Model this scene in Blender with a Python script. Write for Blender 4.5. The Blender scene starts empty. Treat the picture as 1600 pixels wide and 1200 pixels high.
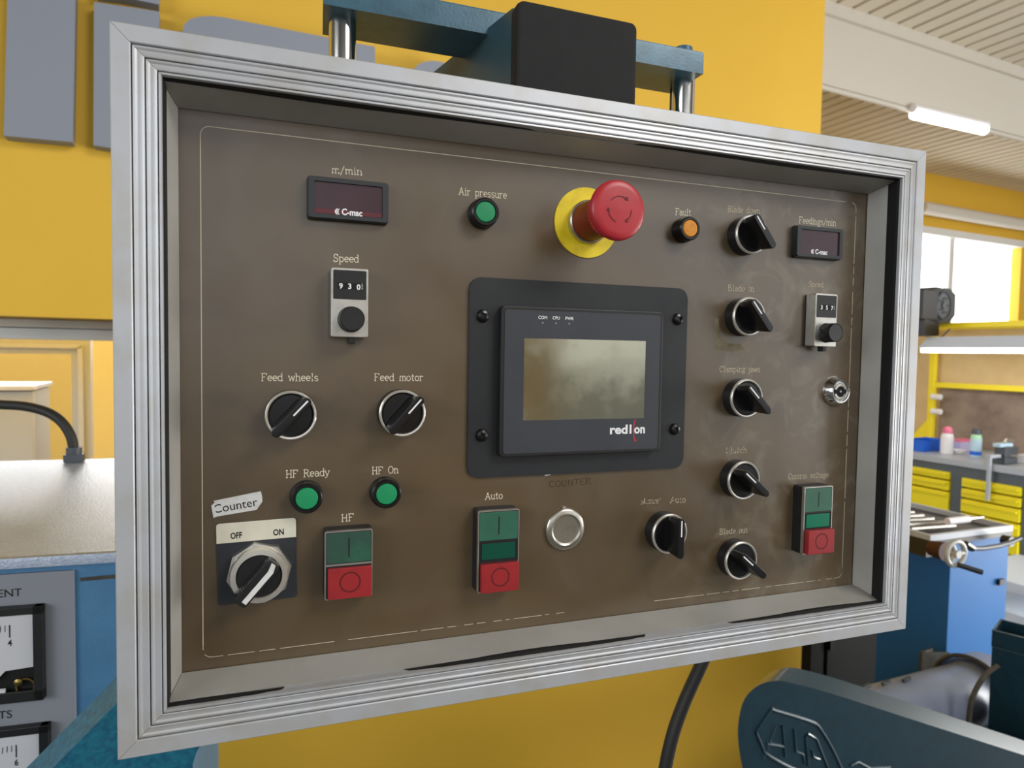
import bpy, bmesh, math, random
from mathutils import Vector, Matrix
R = random.Random(7)
scene = bpy.context.scene
COL = scene.collection
PI = math.pi
mm = .001

# ------------------------------------------------------------------ camera, sky, lights, exposure
Z0 = 1.622                                   # height of the console's centre above the floor
FPX = 1046.3                                 # focal length in pixels of a 1600 px wide frame
def rot_vec(r):
    t = math.sqrt(sum(c * c for c in r)); k = [c / t for c in r]
    return Matrix.Rotation(t, 3, Vector(k))
RC = rot_vec((.0481, .3447, -.0079))         # console axes (x right, y up, z out) -> camera axes
P2W = Matrix(((1, 0, 0), (0, 0, -1), (0, 1, 0)))
CAMROT = P2W @ RC.transposed()
CAM = Vector((-.2107, -.4065, Z0 + .0281))
cd = bpy.data.cameras.new('camera'); cam = bpy.data.objects.new('camera', cd); COL.objects.link(cam)
cam.matrix_world = Matrix.Translation(CAM) @ CAMROT.to_4x4()
cd.sensor_width = 36; cd.lens = FPX / 1600 * 36; cd.clip_start = .02; cd.clip_end = 200
cd.dof.use_dof = True; cd.dof.focus_distance = .46; cd.dof.aperture_fstop = 13
scene.camera = cam

world = bpy.data.worlds.new('sky'); scene.world = world; world.use_nodes = True
bg = world.node_tree.nodes['Background']
bg.inputs[0].default_value = (.95, .975, 1, 1); bg.inputs[1].default_value = 1.25

def area(name, loc, target, sx, sy, power, col=(1, 1, 1)):
    l = bpy.data.lights.new(name, 'AREA'); l.shape = 'RECTANGLE'; l.size = sx; l.size_y = sy
    l.energy = power; l.color = col
    o = bpy.data.objects.new(name, l); COL.objects.link(o); o.location = loc
    o.rotation_euler = (Vector(target) - Vector(loc)).to_track_quat('-Z', 'Y').to_euler()
    return o
area('skylight', (1.5, -2.0, 3.8), (.1, 0, 1.6), 1.4, 1.4, 75, (1, .98, .95))
area('left_window_light', (-3.6, -2.2, 2.6), (.2, 0, 1.6), 2.2, 1.6, 60, (.93, .97, 1))
area('hall_ceiling_fill', (8.6, -1.6, 1.6), (5.6, 3.6, 3.2), 3.0, 2.0, 230, (1, .98, .94))  # added fill out of view, brightens the hall ceiling; no real window
area('low_wall_fill', (4.6, -2.6, 1.0), (.8, 1.6, .7), 1.6, 1.2, 30, (1, .99, .96))  # added low fill from the right front for the lower yellow wall
area('side_wall_fill', (4.3, .1, 1.0), (.7, 1.9, .2), 1.6, 1.4, 80, (1, .99, .96))  # unseen fill added between console and yellow wall to lift the wall
area('yard_daylight', (-1.9, 3.4, 3.6), (-1.6, 4.9, 1.0), 2.0, .8, 80, (1, .99, .95))

scene.view_settings.view_transform = 'Standard'; scene.view_settings.look = 'None'
scene.view_settings.gamma = 1; scene.view_settings.exposure = 0
scene.view_settings.use_curve_mapping = False

# ------------------------------------------------------------------ pixel rays -> real points
def ray(u, v):
    return (CAMROT @ Vector(((u - 800) / FPX, -(v - 600) / FPX, -1)))
AZ = math.radians(-5.7)                      # the building is turned a little against the console
EX = Vector((math.cos(AZ), -math.sin(AZ), 0)); EY = Vector((math.sin(AZ), math.cos(AZ), 0))
EX = Vector((math.sin(math.radians(84.3)), math.cos(math.radians(84.3)), 0)); EY = Vector((-EX.y, EX.x, 0))
CG = Vector((CAM.x, CAM.y, 0))
def on_plane(u, v, p, n):
    d = ray(u, v); return CAM + d * ((Vector(p) - CAM).dot(n) / d.dot(n))
def hitE(u, v, dist): return on_plane(u, v, CG + EY * dist, EY)      # plane parallel to the building front
def hitX(u, v, dist): return on_plane(u, v, CG + EX * dist, EX)
def hitY(u, v, y): return on_plane(u, v, (0, y, 0), Vector((0, 1, 0)))
def hitZ(u, v, z): return on_plane(u, v, (0, 0, z), Vector((0, 0, 1)))
def atD(u, v, D): return CAM + ray(u, v) * D
def W(ex, ey, z): return CG + EX * ex + EY * ey + Vector((0, 0, z))
BROT = math.atan2(EX.y, EX.x)                # turn about z of the building axes

# ------------------------------------------------------------------ materials
def lin(c): return tuple(((x / 255) / 12.92 if x / 255 <= .04045 else ((x / 255 + .055) / 1.055) ** 2.4) for x in c)
def mat(name, rgb, rough=.5, metal=0, spec=.5, rgb2=None, nscale=8, ncontrast=(.35, .7), bump=0, bscale=60,
        rough2=None, coat=0, stretch=None, emit=None, estr=0):
    m = bpy.data.materials.new(name); m.use_nodes = True
    nt = m.node_tree; N = nt.nodes; L = nt.links; b = N['Principled BSDF']
    c = lin(rgb) + (1,)
    b.inputs['Base Color'].default_value = c; b.inputs['Roughness'].default_value = rough
    b.inputs['Metallic'].default_value = metal; b.inputs['Specular IOR Level'].default_value = spec
    if coat: b.inputs['Coat Weight'].default_value = coat; b.inputs['Coat Roughness'].default_value = .15
    if emit: b.inputs['Emission Color'].default_value = lin(emit) + (1,); b.inputs['Emission Strength'].default_value = estr
    if rgb2 or bump or rough2 is not None:
        tc = N.new('ShaderNodeTexCoord'); mp = N.new('ShaderNodeMapping'); L.new(tc.outputs['Object'], mp.inputs[0])
        if stretch: mp.inputs['Scale'].default_value = stretch
        if rgb2 or rough2 is not None:
            n = N.new('ShaderNodeTexNoise'); n.inputs['Scale'].default_value = nscale; n.inputs['Detail'].default_value = 6
            n.inputs['Roughness'].default_value = .6
            L.new(mp.outputs[0], n.inputs['Vector'])
            r = N.new('ShaderNodeMapRange'); r.inputs[1].default_value = ncontrast[0]; r.inputs[2].default_value = ncontrast[1]
            L.new(n.outputs[0], r.inputs[0])
            if rgb2:
                mx = N.new('ShaderNodeMix'); mx.data_type = 'RGBA'
                mx.inputs[6].default_value = c; mx.inputs[7].default_value = lin(rgb2) + (1,)
                L.new(r.outputs[0], mx.inputs[0]); L.new(mx.outputs[2], b.inputs['Base Color'])
            if rough2 is not None:
                rr = N.new('ShaderNodeMapRange'); rr.inputs[3].default_value = rough; rr.inputs[4].default_value = rough2
                L.new(r.outputs[0], rr.inputs[0]); L.new(rr.outputs[0], b.inputs['Roughness'])
        if bump:
            n2 = N.new('ShaderNodeTexNoise'); n2.inputs['Scale'].default_value = bscale; n2.inputs['Detail'].default_value = 2
            L.new(mp.outputs[0], n2.inputs['Vector'])
            bp = N.new('ShaderNodeBump'); bp.inputs['Strength'].default_value = bump; bp.inputs['Distance'].default_value = .002
            L.new(n2.outputs[0], bp.inputs['Height']); L.new(bp.outputs[0], b.inputs['Normal'])
    return m
M = {}
M['alu'] = mat('brushed_aluminium', (194, 196, 200), .42, .38, .5, (182, 179, 172), 30, (.45, .8), stretch=(1, 1, 1))
M['alu_bevel'] = mat('dull_aluminium', (176, 174, 168), .5, .25, .5, (158, 155, 147), 14, (.4, .75))
M['black_rubber'] = mat('black_rubber', (12, 12, 12), .8)
M['black_plastic'] = mat('black_plastic', (26, 26, 27), .42, 0, .5, (34, 34, 35), 90)
M['black_gloss'] = mat('black_gloss_plastic', (20, 20, 21), .28)
M['dark_grey_plate'] = mat('charcoal_plate', (38, 40, 43), .5, 0, .4, (46, 48, 50), 25, (.4, .7), rough2=.38)
M['hmi_grey'] = mat('dark_grey_overlay', (60, 62, 68), .42, 0, .4, (66, 68, 73), 20)
M['bezel_grey'] = mat('display_bezel', (48, 51, 53), .5)
M['chrome'] = mat('chrome', (225, 224, 220), .16, 1)
M['satin_steel'] = mat('satin_steel', (205, 203, 196), .36, .9, .5, (178, 172, 160), 120, (.45, .8))
M['bright_ring'] = mat('bright_ring', (236, 232, 222), .28, .7)
M['nickel'] = mat('worn_nickel', (196, 192, 180), .3, .9, .5, (172, 165, 150), 200, (.5, .8))
M['cream_print'] = mat('cream_engraving', (222, 211, 186), .7)
M['worn_print'] = mat('worn_engraving', (192, 178, 152), .7)
M['white_print'] = mat('white_print', (238, 238, 238), .5)
M['black_print'] = mat('black_print', (14, 14, 16), .6)
M['grey_print'] = mat('grey_print', (150, 152, 156), .6)
M['green_lens'] = mat('green_lens', (28, 140, 88), .35, 0, .5, (34, 150, 96), 60)
M['amber_lens'] = mat('amber_lens', (232, 152, 32), .35, 0, .5, (205, 128, 20), 300)
M['green_cap'] = mat('green_button_cap', (48, 98, 78), .38, 0, .5, (58, 108, 88), 60)
M['green_dirty'] = mat('dirty_green_button_cap', (46, 78, 66), .45, 0, .5, (40, 110, 82), 45, (.5, .8))
M['green_bright'] = mat('green_lamp_window', (0, 116, 86), .25)
M['green_darkwin'] = mat('unlit_green_lamp_window', (14, 78, 62), .25)
M['red_cap'] = mat('red_button_cap', (160, 40, 44), .4, 0, .5, (142, 36, 40), 60, (.4, .7))
M['red_mushroom'] = mat('red_mushroom', (184, 44, 54), .36, 0, .5, (172, 40, 46), 60, (.4, .75))
M['red_groove'] = mat('dark_red_print', (92, 12, 14), .6)
M['dark_red'] = mat('dark_red_neck', (120, 26, 20), .5)
M['yellow_disc'] = mat('yellow_disc', (240, 212, 30), .5, 0, .5, (218, 186, 30), 90, (.5, .75))
M['maroon'] = mat('maroon_filter', (58, 32, 42), .22, 0, .5, (66, 38, 46), 60)
M['maroon_lip'] = mat('maroon_filter_lip', (98, 36, 46), .35)
M['off_white'] = mat('off_white_plastic', (226, 222, 204), .5, 0, .5, (216, 210, 190), 90)
M['sticker'] = mat('paper_label', (222, 222, 220), .55, 0, .5, (208, 206, 200), 240, (.45, .7))
M['blue_black'] = mat('slate_plate', (44, 48, 54), .5)
M['yellow_wall'] = mat('yellow_paint', (224, 180, 60), .6, 0, .35, (218, 173, 54), 1.6, (.3, .75), bump=.12, bscale=40)
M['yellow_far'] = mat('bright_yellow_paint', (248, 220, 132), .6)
M['letter_grey'] = mat('grey_letter_paint', (137, 143, 155), .5, 0, .4)
M['letter_edge'] = mat('grey_letter_side', (96, 96, 96), .6)
M['ceiling'] = mat('ceiling_sheet', (226, 218, 202), .6, 0, .3, (218, 209, 190), .5)
M['ceiling_gap'] = mat('ceiling_backing', (112, 104, 88), .8)
M['beam'] = mat('cream_beam_paint', (208, 203, 194), .6, 0, .4)
M['floor'] = mat('concrete_floor', (72, 70, 66), .6, 0, .3, (60, 58, 54), 1.2)
M['teal'] = mat('teal_hammered_paint', (16, 92, 120), .42, 0, .5, (26, 118, 144), 170, (.38, .62), bump=.3, bscale=320, coat=.6)
M['teal_light'] = mat('teal_paint', (62, 102, 120), .36, .1, .5, (50, 86, 102), 60, (.4, .7), bump=.06, bscale=420)
M['teal_dark'] = mat('dark_teal_paint', (22, 54, 68), .3, .1, .5, (18, 46, 58), 40, (.4, .7), bump=.05, bscale=420, coat=.5)
M['cab_blue'] = mat('blue_hammered_cabinet', (86, 140, 182), .42, 0, .5, (74, 124, 166), 12, (.35, .7), bump=.2, bscale=260)
M['silver_hammer'] = mat('silver_hammered_lid', (190, 202, 222), .33, .2, .6, (170, 184, 206), 160, (.35, .65), bump=.4, bscale=420)
M['plate_grey'] = mat('meter_plate_grey', (146, 150, 160), .5, 0, .4)
M['meter_white'] = mat('meter_face_white', (220, 221, 226), .4)
M['brass'] = mat('brass', (150, 128, 76), .35, .9)
M['cable'] = mat('black_cable', (30, 29, 28), .55)
M['mach_blue'] = mat('blue_cart_paint', (30, 98, 162), .5, 0, .3, (34, 104, 168), 3)
M['drawer_yellow'] = mat('drawer_yellow', (244, 226, 18), .5)
M['bench_grey'] = mat('bench_frame_grey', (84, 92, 100), .5)
M['bench_top'] = mat('bench_top_grey', (178, 184, 194), .35)
M['tan_board'] = mat('tan_fibreboard', (222, 196, 150), .75, 0, .3, (210, 184, 138), 6)
M['brown_board'] = mat('stained_brown_board', (150, 132, 118), .8, 0, .3, (122, 106, 96), 4, (.4, .65))
M['yellow_post'] = mat('yellow_post', (248, 226, 30), .45)
M['lamp_white'] = mat('lamp_housing', (206, 214, 226), .5)
M['glow'] = mat('lit_tube', (255, 255, 255), .5, emit=(255, 255, 252), estr=7)
M['daylight'] = mat('daylit_pane', (255, 255, 255), .5, emit=(250, 253, 255), estr=3.0)
M['bright_sky_pane'] = mat('bright_sky_pane', (255, 255, 255), .5, emit=(248, 252, 255), estr=9)
M['white_frame'] = mat('white_window_frame', (222, 222, 220), .5)
M['grey_frame'] = mat('grey_window_frame', (206, 206, 202), .5, 0, .4)
M['duct_grey'] = mat('grey_duct', (140, 150, 174), .32, 0, .5)
M['rust_channel'] = mat('brown_channel', (84, 82, 76), .7, 0, .4, (64, 60, 52), 30)
M['black_cab'] = mat('black_cabinet', (11, 11, 12), .6, 0, .2)
M['cyan_plastic'] = mat('blue_plastic', (12, 100, 220), .4)
M['white_plastic'] = mat('white_plastic', (238, 236, 240), .45)
M['pink_plastic'] = mat('pink_plastic', (228, 120, 150), .45)
M['green_soft'] = mat('pale_green_plastic', (170, 222, 180), .45)
M['blue_soft'] = mat('pale_blue_plastic', (186, 214, 234), .45)
M['lilac'] = mat('lilac_plastic', (186, 178, 216), .5)
M['tool_grey'] = mat('tool_grey', (70, 76, 84), .45)
M['cast_red'] = mat('dark_red_casting', (58, 12, 20), .6)
M['wheel_grey'] = mat('grey_wheel', (176, 176, 172), .45, .2)
M['greenery'] = mat('leaf_green', (120, 160, 60), .7)

def screen_material():
    m = mat('unlit_lcd', (170, 168, 146), .1, .8, .5, (186, 184, 166), 40, (.45, .8), rough2=.28)
    return m
M['lcd'] = screen_material()

def face_material():
    m = bpy.data.materials.new('brown_anodised_plate'); m.use_nodes = True
    nt = m.node_tree; N = nt.nodes; L = nt.links; b = N['Principled BSDF']
    tc = N.new('ShaderNodeTexCoord')
    def noise(scale, dist, det=5, st=(1, 1, 1)):
        mp = N.new('ShaderNodeMapping'); mp.inputs['Scale'].default_value = st; L.new(tc.outputs['Object'], mp.inputs[0])
        n = N.new('ShaderNodeTexNoise'); n.inputs['Scale'].default_value = scale; n.inputs['Detail'].default_value = det
        n.inputs['Distortion'].default_value = dist; L.new(mp.outputs[0], n.inputs['Vector']); return n.outputs[0]
    def rng(x, a, c, lo=0, hi=1):
        r = N.new('ShaderNodeMapRange'); L.new(x, r.inputs[0])
        for i, v in zip((1, 2, 3, 4), (a, c, lo, hi)): r.inputs[i].default_value = v
        return r.outputs[0]
    def mul(a, c):
        k = N.new('ShaderNodeMath'); k.operation = 'MULTIPLY'; L.new(a, k.inputs[0])
        if hasattr(c, 'links'): L.new(c, k.inputs[1])
        else: k.inputs[1].default_value = c
        return k.outputs[0]
    sep = N.new('ShaderNodeSeparateXYZ'); L.new(tc.outputs['Object'], sep.inputs[0])
    def mixc(f, a, c):
        x = N.new('ShaderNodeMix'); x.data_type = 'RGBA'
        if hasattr(a, 'links'): L.new(a, x.inputs[6])
        else: x.inputs[6].default_value = lin(a) + (1,)
        x.inputs[7].default_value = lin(c) + (1,); L.new(f, x.inputs[0]); return x.outputs[2]
    blotch = rng(noise(7, .6), .35, .72)
    c = mixc(blotch, (82, 66, 42), (92, 75, 50))
    streak = mul(rng(noise(26, 2.2, 6), .5, .72), rng(sep.outputs[0], .05, .17))          # greasy wiped film by the right-hand switches
    c = mixc(mul(streak, .6), c, (122, 113, 94))
    grime = rng(noise(38, 1.2, 7), .6, .8)
    c = mixc(mul(grime, .4), c, (54, 45, 33))
    L.new(c, b.inputs['Base Color'])
    L.new(rng(noise(15, 1.5), .3, .7, .28, .42), b.inputs['Roughness'])
    b.inputs['Metallic'].default_value = 0
    b.inputs['Specular IOR Level'].default_value = .95
    b.inputs['Coat Weight'].default_value = .5; b.inputs['Coat Roughness'].default_value = .3
    return m
M['face'] = face_material()

# ------------------------------------------------------------------ mesh helpers
class MB:
    """collects simple solids into one mesh"""
    def __init__(s): s.bm = bmesh.new()
    def face_from(s, pts): return s.bm.faces.new([s.bm.verts.new(p) for p in pts])
    def box(s, c, d, rz=0, bev=0):
        t = bmesh.new(); bmesh.ops.create_cube(t, size=1)
        bmesh.ops.scale(t, vec=d, verts=t.verts)
        if bev: bmesh.ops.bevel(t, geom=t.edges[:], offset=bev, segments=2, affect='EDGES', profile=.6)
        if rz: bmesh.ops.rotate(t, verts=t.verts, matrix=Matrix.Rotation(rz, 3, 'Z'))
        bmesh.ops.translate(t, verts=t.verts, vec=c); s.add(t); return s
    def add(s, t, mtx=None):
        if mtx is not None: bmesh.ops.transform(t, matrix=mtx, verts=t.verts)
        me = bpy.data.meshes.new('tmp'); t.to_mesh(me); t.free(); s.bm.from_mesh(me); bpy.data.meshes.remove(me); return s
    def prism(s, lo, hi, cap=True, bev=0):
        """lo, hi: matching rings of points"""
        t = bmesh.new()
        a = [t.verts.new(p) for p in lo]; b = [t.verts.new(p) for p in hi]; n = len(a)
        if cap: t.faces.new(a[::-1]); top = t.faces.new(b)
        for i in range(n): t.faces.new((a[i], a[(i + 1) % n], b[(i + 1) % n], b[i]))
        if bev and cap:
            bmesh.ops.bevel(t, geom=list(top.edges), offset=bev, segments=2, affect='EDGES', profile=.6)
        bmesh.ops.recalc_face_normals(t, faces=t.faces); s.add(t); return s
    def lathe(s, prof, n=40, axis='Y-', mtx=None):
        """prof: (radius, out) pairs; the axis points out of the plate (-y)"""
        t = bmesh.new(); rings = []
        for r, o in prof:
            if r < 1e-7: rings.append([t.verts.new((0, -o, 0))])
            else: rings.append([t.verts.new((r * math.cos(2 * PI * i / n), -o, r * math.sin(2 * PI * i / n))) for i in range(n)])
        for a, b in zip(rings, rings[1:]):
            for i in range(n):
                j = (i + 1) % n
                if len(a) == 1 and len(b) == 1: continue
                if len(a) == 1: t.faces.new((a[0], b[i], b[j]))
                elif len(b) == 1: t.faces.new((a[i], a[j], b[0]))
                else: t.faces.new((a[i], a[j], b[j], b[i]))
        bmesh.ops.recalc_face_normals(t, faces=t.faces); s.add(t, mtx); return s
    def tube(s, pts, r, n=12, cap=True):
        t = bmesh.new(); rings = []; pts = [Vector(p) for p in pts]; up = None
        for i, p in enumerate(pts):
            d = (pts[min(i + 1, len(pts) - 1)] - pts[max(i - 1, 0)]).normalized()
            if up is None:
                up = Vector((0, 0, 1)) if abs(d.z) < .9 else Vector((1, 0, 0))
            a = d.cross(up).normalized(); up = a.cross(d).normalized()
            rr = r[i] if isinstance(r, (list, tuple)) else r
            rings.append([t.verts.new(p + a * rr * math.cos(2 * PI * k / n) + up * rr * math.sin(2 * PI * k / n)) for k in range(n)])
        for a, b in zip(rings, rings[1:]):
            for k in range(n): t.faces.new((a[k], a[(k + 1) % n], b[(k + 1) % n], b[k]))
        if cap: t.faces.new(rings[0][::-1]); t.faces.new(rings[-1])
        bmesh.ops.recalc_face_normals(t, faces=t.faces); s.add(t); return s
    def build(s, name, m, parent=None, smooth=True, angle=35, **props):
        me = bpy.data.meshes.new(name); s.bm.to_mesh(me); s.bm.free()
        return link(name, me, m, parent, smooth, angle, **props)
def link(name, me, m, parent=None, smooth=True, angle=35, **props):
    for mm_ in (m if isinstance(m, (list, tuple)) else [m]): me.materials.append(mm_)
    if smooth and len(me.polygons):
        for p in me.polygons: p.use_smooth = True
        me.set_sharp_from_angle(angle=math.radians(angle))
    o = bpy.data.objects.new(name, me); COL.objects.link(o)
    if smooth:
        wn = o.modifiers.new('weighted_normals', 'WEIGHTED_NORMAL'); wn.keep_sharp = True; wn.weight = 80
    if parent: o.parent = parent
    for k, v in props.items(): o[k] = v
    return o
def thing(name, label, cat, loc=(0, 0, 0), rz=0, group=None):
    o = bpy.data.objects.new(name, None); COL.objects.link(o); o.location = loc; o.rotation_euler = (0, 0, rz)
    o['label'] = label; o['category'] = cat; o.empty_display_size = .05
    if group: o['group'] = group
    return o
def copy_tree(o, parent=None):
    c = o.copy(); COL.objects.link(c)
    if parent is not None: c.parent = parent
    for ch in list(o.children): copy_tree(ch, c)
    return c
def rrect(w, h, r, n=5, cx=0, cz=0):
    pts = []
    for sx, sz, a0 in ((1, 1, 0), (-1, 1, 90), (-1, -1, 180), (1, -1, 270)):
        for i in range(n + 1):
            a = math.radians(a0 + 90 * i / n)
            pts.append((cx + sx * (w / 2 - r) + r * math.cos(a), cz + sz * (h / 2 - r) + r * math.sin(a)))
    return pts
YP = .0303                                   # depth of the brown plate behind the frame's front
def P(x, o, z): return (x * mm, YP - o * mm, z * mm)     # console coordinates in mm, o = height above the plate
def slab(mb, poly, o0, o1, bev=0, inset=0, yp=0.0):
    """poly in mm (x, z); a plate between heights o0 and o1 above the plate"""
    lo = [(x * mm, yp - o0 * mm, z * mm) for x, z in poly]
    hi = [(x * mm, yp - o1 * mm, z * mm) for x, z in poly]
    return mb.prism(lo, hi, bev=bev * mm)
def ring_slab(mb, outer, inner, o0, o1, yp=0.0):
    """a flat frame between two matching polygons"""
    t = bmesh.new(); n = len(outer)
    def rg(poly, o): return [t.verts.new((x * mm, yp - o * mm, z * mm)) for x, z in poly]
    a, b, c, d = rg(outer, o0), rg(outer, o1), rg(inner, o1), rg(inner, o0)
    for p, q in ((a, b), (b, c), (c, d), (d, a)):
        for i in range(n): t.faces.new((p[i], p[(i + 1) % n], q[(i + 1) % n], q[i]))
    bmesh.ops.recalc_face_normals(t, faces=t.faces); mb.add(t); return mb
def circle(r, n=40, cx=0, cz=0, a0=0): return [(cx + r * math.cos(a0 + 2 * PI * i / n), cz + r * math.sin(a0 + 2 * PI * i / n)) for i in range(n)]

# ------------------------------------------------------------------ lettering
def arc(cx, cy, rx, ry, a0, a1, n=8):
    return [(cx + rx * math.cos(math.radians(a0 + (a1 - a0) * i / n)), cy + ry * math.sin(math.radians(a0 + (a1 - a0) * i / n))) for i in range(n + 1)]
def sf(x, y, w=.09): return [(x - w, y), (x + w, y)]
BOWL = lambda x=.3: arc(x, .33, .24, .33, 0, 360, 16)
GL = {  # single-stroke engraver's letters with small serifs: (advance, strokes)
 'A': (.78, [[(.06, 0), (.36, 1), (.66, 0)], [(.17, .36), (.55, .36)], sf(.06, 0), sf(.66, 0)]),
 'B': (.76, [[(.14, 0), (.14, 1)], [(.05, 1), (.36, 1)] + arc(.38, .77, .2, .23, 90, -90)[1:] + [(.14, .54)], [(.38, .54)] + arc(.4, .27, .24, .27, 90, -90)[1:] + [(.05, 0)]]),
 'C': (.76, [arc(.4, .5, .32, .5, 50, 310, 16), [(.62, .98), (.62, .7)]]),
 'F': (.72, [[(.14, 0), (.14, 1)], [(.05, 1), (.62, 1), (.62, .8)], [(.14, .52), (.42, .52)], sf(.14, 0)]),
 'H': (.82, [[(.14, 0), (.14, 1)], [(.64, 0), (.64, 1)], [(.14, .5), (.64, .5)], sf(.14, 0), sf(.14, 1), sf(.64, 0), sf(.64, 1)]),
 'M': (.9, [[(.12, 0), (.12, 1), (.42, .1), (.72, 1), (.72, 0)], sf(.12, 0), sf(.72, 0)]),
 'O': (.82, [arc(.4, .5, .32, .5, 0, 360, 20)]),
 'R': (.78, [[(.14, 0), (.14, 1)], [(.05, 1), (.36, 1)] + arc(.38, .76, .22, .24, 90, -90)[1:] + [(.14, .52)], [(.36, .52), (.66, 0), (.74, 0)], sf(.14, 0)]),
 'S': (.7, [[(.56, .98), (.56, .78)], arc(.34, .75, .22, .25, 30, 270, 10) + arc(.34, .26, .24, .26, 90, -150, 10)[1:], [(.1, .02), (.1, .24)]]),
 'a': (.64, [arc(.3, .2, .2, .2, 60, 360, 12), arc(.28, .46, .22, .2, 150, 0, 6) + [(.5, .06), (.6, 0)]]),
 'b': (.64, [[(.02, 1), (.1, 1), (.1, 0)], arc(.32, .33, .24, .33, 160, -160, 14)]),
 'c': (.58, [arc(.32, .33, .24, .33, 45, 315, 12)]),
 'd': (.66, [[(.44, 1), (.52, 1), (.52, 0), (.6, 0)], arc(.3, .33, .24, .33, 20, 340, 14)]),
 'e': (.6, [[(.08, .36), (.54, .36)] + arc(.31, .34, .24, .32, 5, 310, 14)]),
 'g': (.62, [arc(.28, .42, .2, .24, 0, 360, 12), arc(.3, -.14, .24, .18, 90, 450, 12), [(.44, .58), (.58, .66)]]),
 'h': (.66, [[(.02, 1), (.12, 1), (.12, 0)], arc(.32, .42, .2, .24, 170, 0, 8) + [(.52, 0)], sf(.12, 0), sf(.52, 0)]),
 'i': (.4, [[(.1, .66), (.2, .66), (.2, 0)], sf(.2, 0), [(.2, .88), (.2, .96)]]),
 'j': (.4, [[(.1, .66), (.24, .66), (.24, -.16), (.14, -.3), (.02, -.26)], [(.24, .88), (.24, .96)]]),
 'l': (.4, [[(.1, 1), (.2, 1), (.2, 0)], sf(.2, 0)]),
 'm': (.92, [[(.02, .66), (.12, .66), (.12, 0)], arc(.29, .44, .17, .22, 170, 0, 6) + [(.46, 0)], arc(.63, .44, .17, .22, 170, 0, 6) + [(.8, 0)], sf(.12, 0, .07), sf(.46, 0, .07), sf(.8, 0, .07)]),
 'n': (.66, [[(.02, .66), (.12, .66), (.12, 0)], arc(.32, .42, .2, .24, 170, 0, 8) + [(.52, 0)], sf(.12, 0), sf(.52, 0)]),
 'o': (.62, [BOWL()]),
 'p': (.66, [[(.02, .66), (.12, .66), (.12, -.3)], arc(.33, .33, .23, .33, 160, -160, 14), sf(.12, -.3)]),
 'r': (.54, [[(.02, .66), (.12, .66), (.12, 0)], arc(.32, .42, .2, .24, 170, 50, 6), sf(.12, 0)]),
 's': (.56, [arc(.28, .5, .18, .16, 30, 260, 8) + arc(.28, .17, .2, .17, 90, -150, 8)[1:]]),
 't': (.48, [[(.2, .92), (.2, .12)] + arc(.32, .12, .12, .12, 180, 300, 4)[1:], [(.06, .66), (.38, .66)]]),
 'u': (.66, [[(.04, .66), (.12, .66), (.12, .2)] + arc(.32, .2, .2, .2, 180, 350, 6) , [(.44, .66), (.52, .66), (.52, 0), (.6, 0)]]),
 'v': (.62, [[(.06, .66), (.3, 0), (.54, .66)], sf(.06, .66, .07), sf(.54, .66, .07)]),
 'w': (.84, [[(.06, .66), (.22, 0), (.4, .6), (.58, 0), (.74, .66)], sf(.06, .66, .07), sf(.74, .66, .07)]),
 'y': (.62, [[(.06, .66), (.3, .02)], [(.54, .66), (.24, -.2), (.06, -.28)], sf(.06, .66, .07), sf(.54, .66, .07)]),
 '/': (.6, [[(.06, -.2), (.5, 1.05)]]), ' ': (.62, []),
 'E': (.72, [[(.14, 0), (.14, 1)], [(.14, 1), (.6, 1)], [(.14, .5), (.46, .5)], [(.14, 0), (.6, 0)]]),
 'N': (.8, [[(.14, 0), (.14, 1), (.62, 0), (.62, 1)]]), 'T': (.74, [[(.34, 0), (.34, 1)], [(.06, 1), (.64, 1)]]),
 'U': (.78, [[(.12, 1), (.12, .3)] + arc(.36, .3, .24, .3, 180, 360, 8)[1:] + [(.6, 1)]]),
}
RIB = [0]
def ribbon(bm, a, b, w, y):
    RIB[0] = (RIB[0] + 1) % 32; y = y - RIB[0] * 3e-6          # each stroke a hair above the last, so that none lie in one plane
    d = Vector((b[0] - a[0], b[1] - a[1]))
    if d.length < 1e-9: return
    d.normalize(); n = Vector((-d.y, d.x)) * w / 2; e = d * w * .35
    q = [(a[0] - e.x + n.x, a[1] - e.y + n.y), (a[0] - e.x - n.x, a[1] - e.y - n.y), (b[0] + e.x - n.x, b[1] + e.y - n.y), (b[0] + e.x + n.x, b[1] + e.y + n.y)]
    bm.faces.new([bm.verts.new((x, y, z)) for x, z in q])
def stroke_text(name, text, x0, x1, z0, z1, cap, parent, m, w=.42, o=.06, lost=0.0, label=None):
    """engraved words: baseline from (x0, z0) to (x1, z1) in mm; lost = share of strokes worn away"""
    total = sum(GL[c][0] for c in text) - .1
    sx = math.hypot(x1 - x0, z1 - z0) / total; th = math.atan2(z1 - z0, x1 - x0)
    bm = bmesh.new(); x = 0; rr = random.Random(text + name)
    for c in text:
        adv, strokes = GL[c]
        for st in strokes:
            for a, b in zip(st, st[1:]):
                k = max(1, int(math.hypot((b[0] - a[0]) * sx, (b[1] - a[1]) * cap) / .6))
                for i in range(k):
                    if rr.random() < lost: continue
                    pts = []
                    for f in (i / k, (i + 1) / k):
                        px = (x + a[0] + (b[0] - a[0]) * f) * sx; pz = (a[1] + (b[1] - a[1]) * f) * cap
                        pts.append(((x0 + px * math.cos(th) - pz * math.sin(th)) * mm, (z0 + px * math.sin(th) + pz * math.cos(th)) * mm))
                    ribbon(bm, pts[0], pts[1], w * mm, YP - o * mm)
        x += adv
    bmesh.ops.recalc_face_normals(bm, faces=bm.faces)
    for f in bm.faces:
        if f.normal.y > 0: f.normal_flip()
    me = bpy.data.meshes.new(name); bm.to_mesh(me); bm.free()
    o_ = link(name, me, m, parent, smooth=False)
    if label: o_['label'] = label
    return o_
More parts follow.
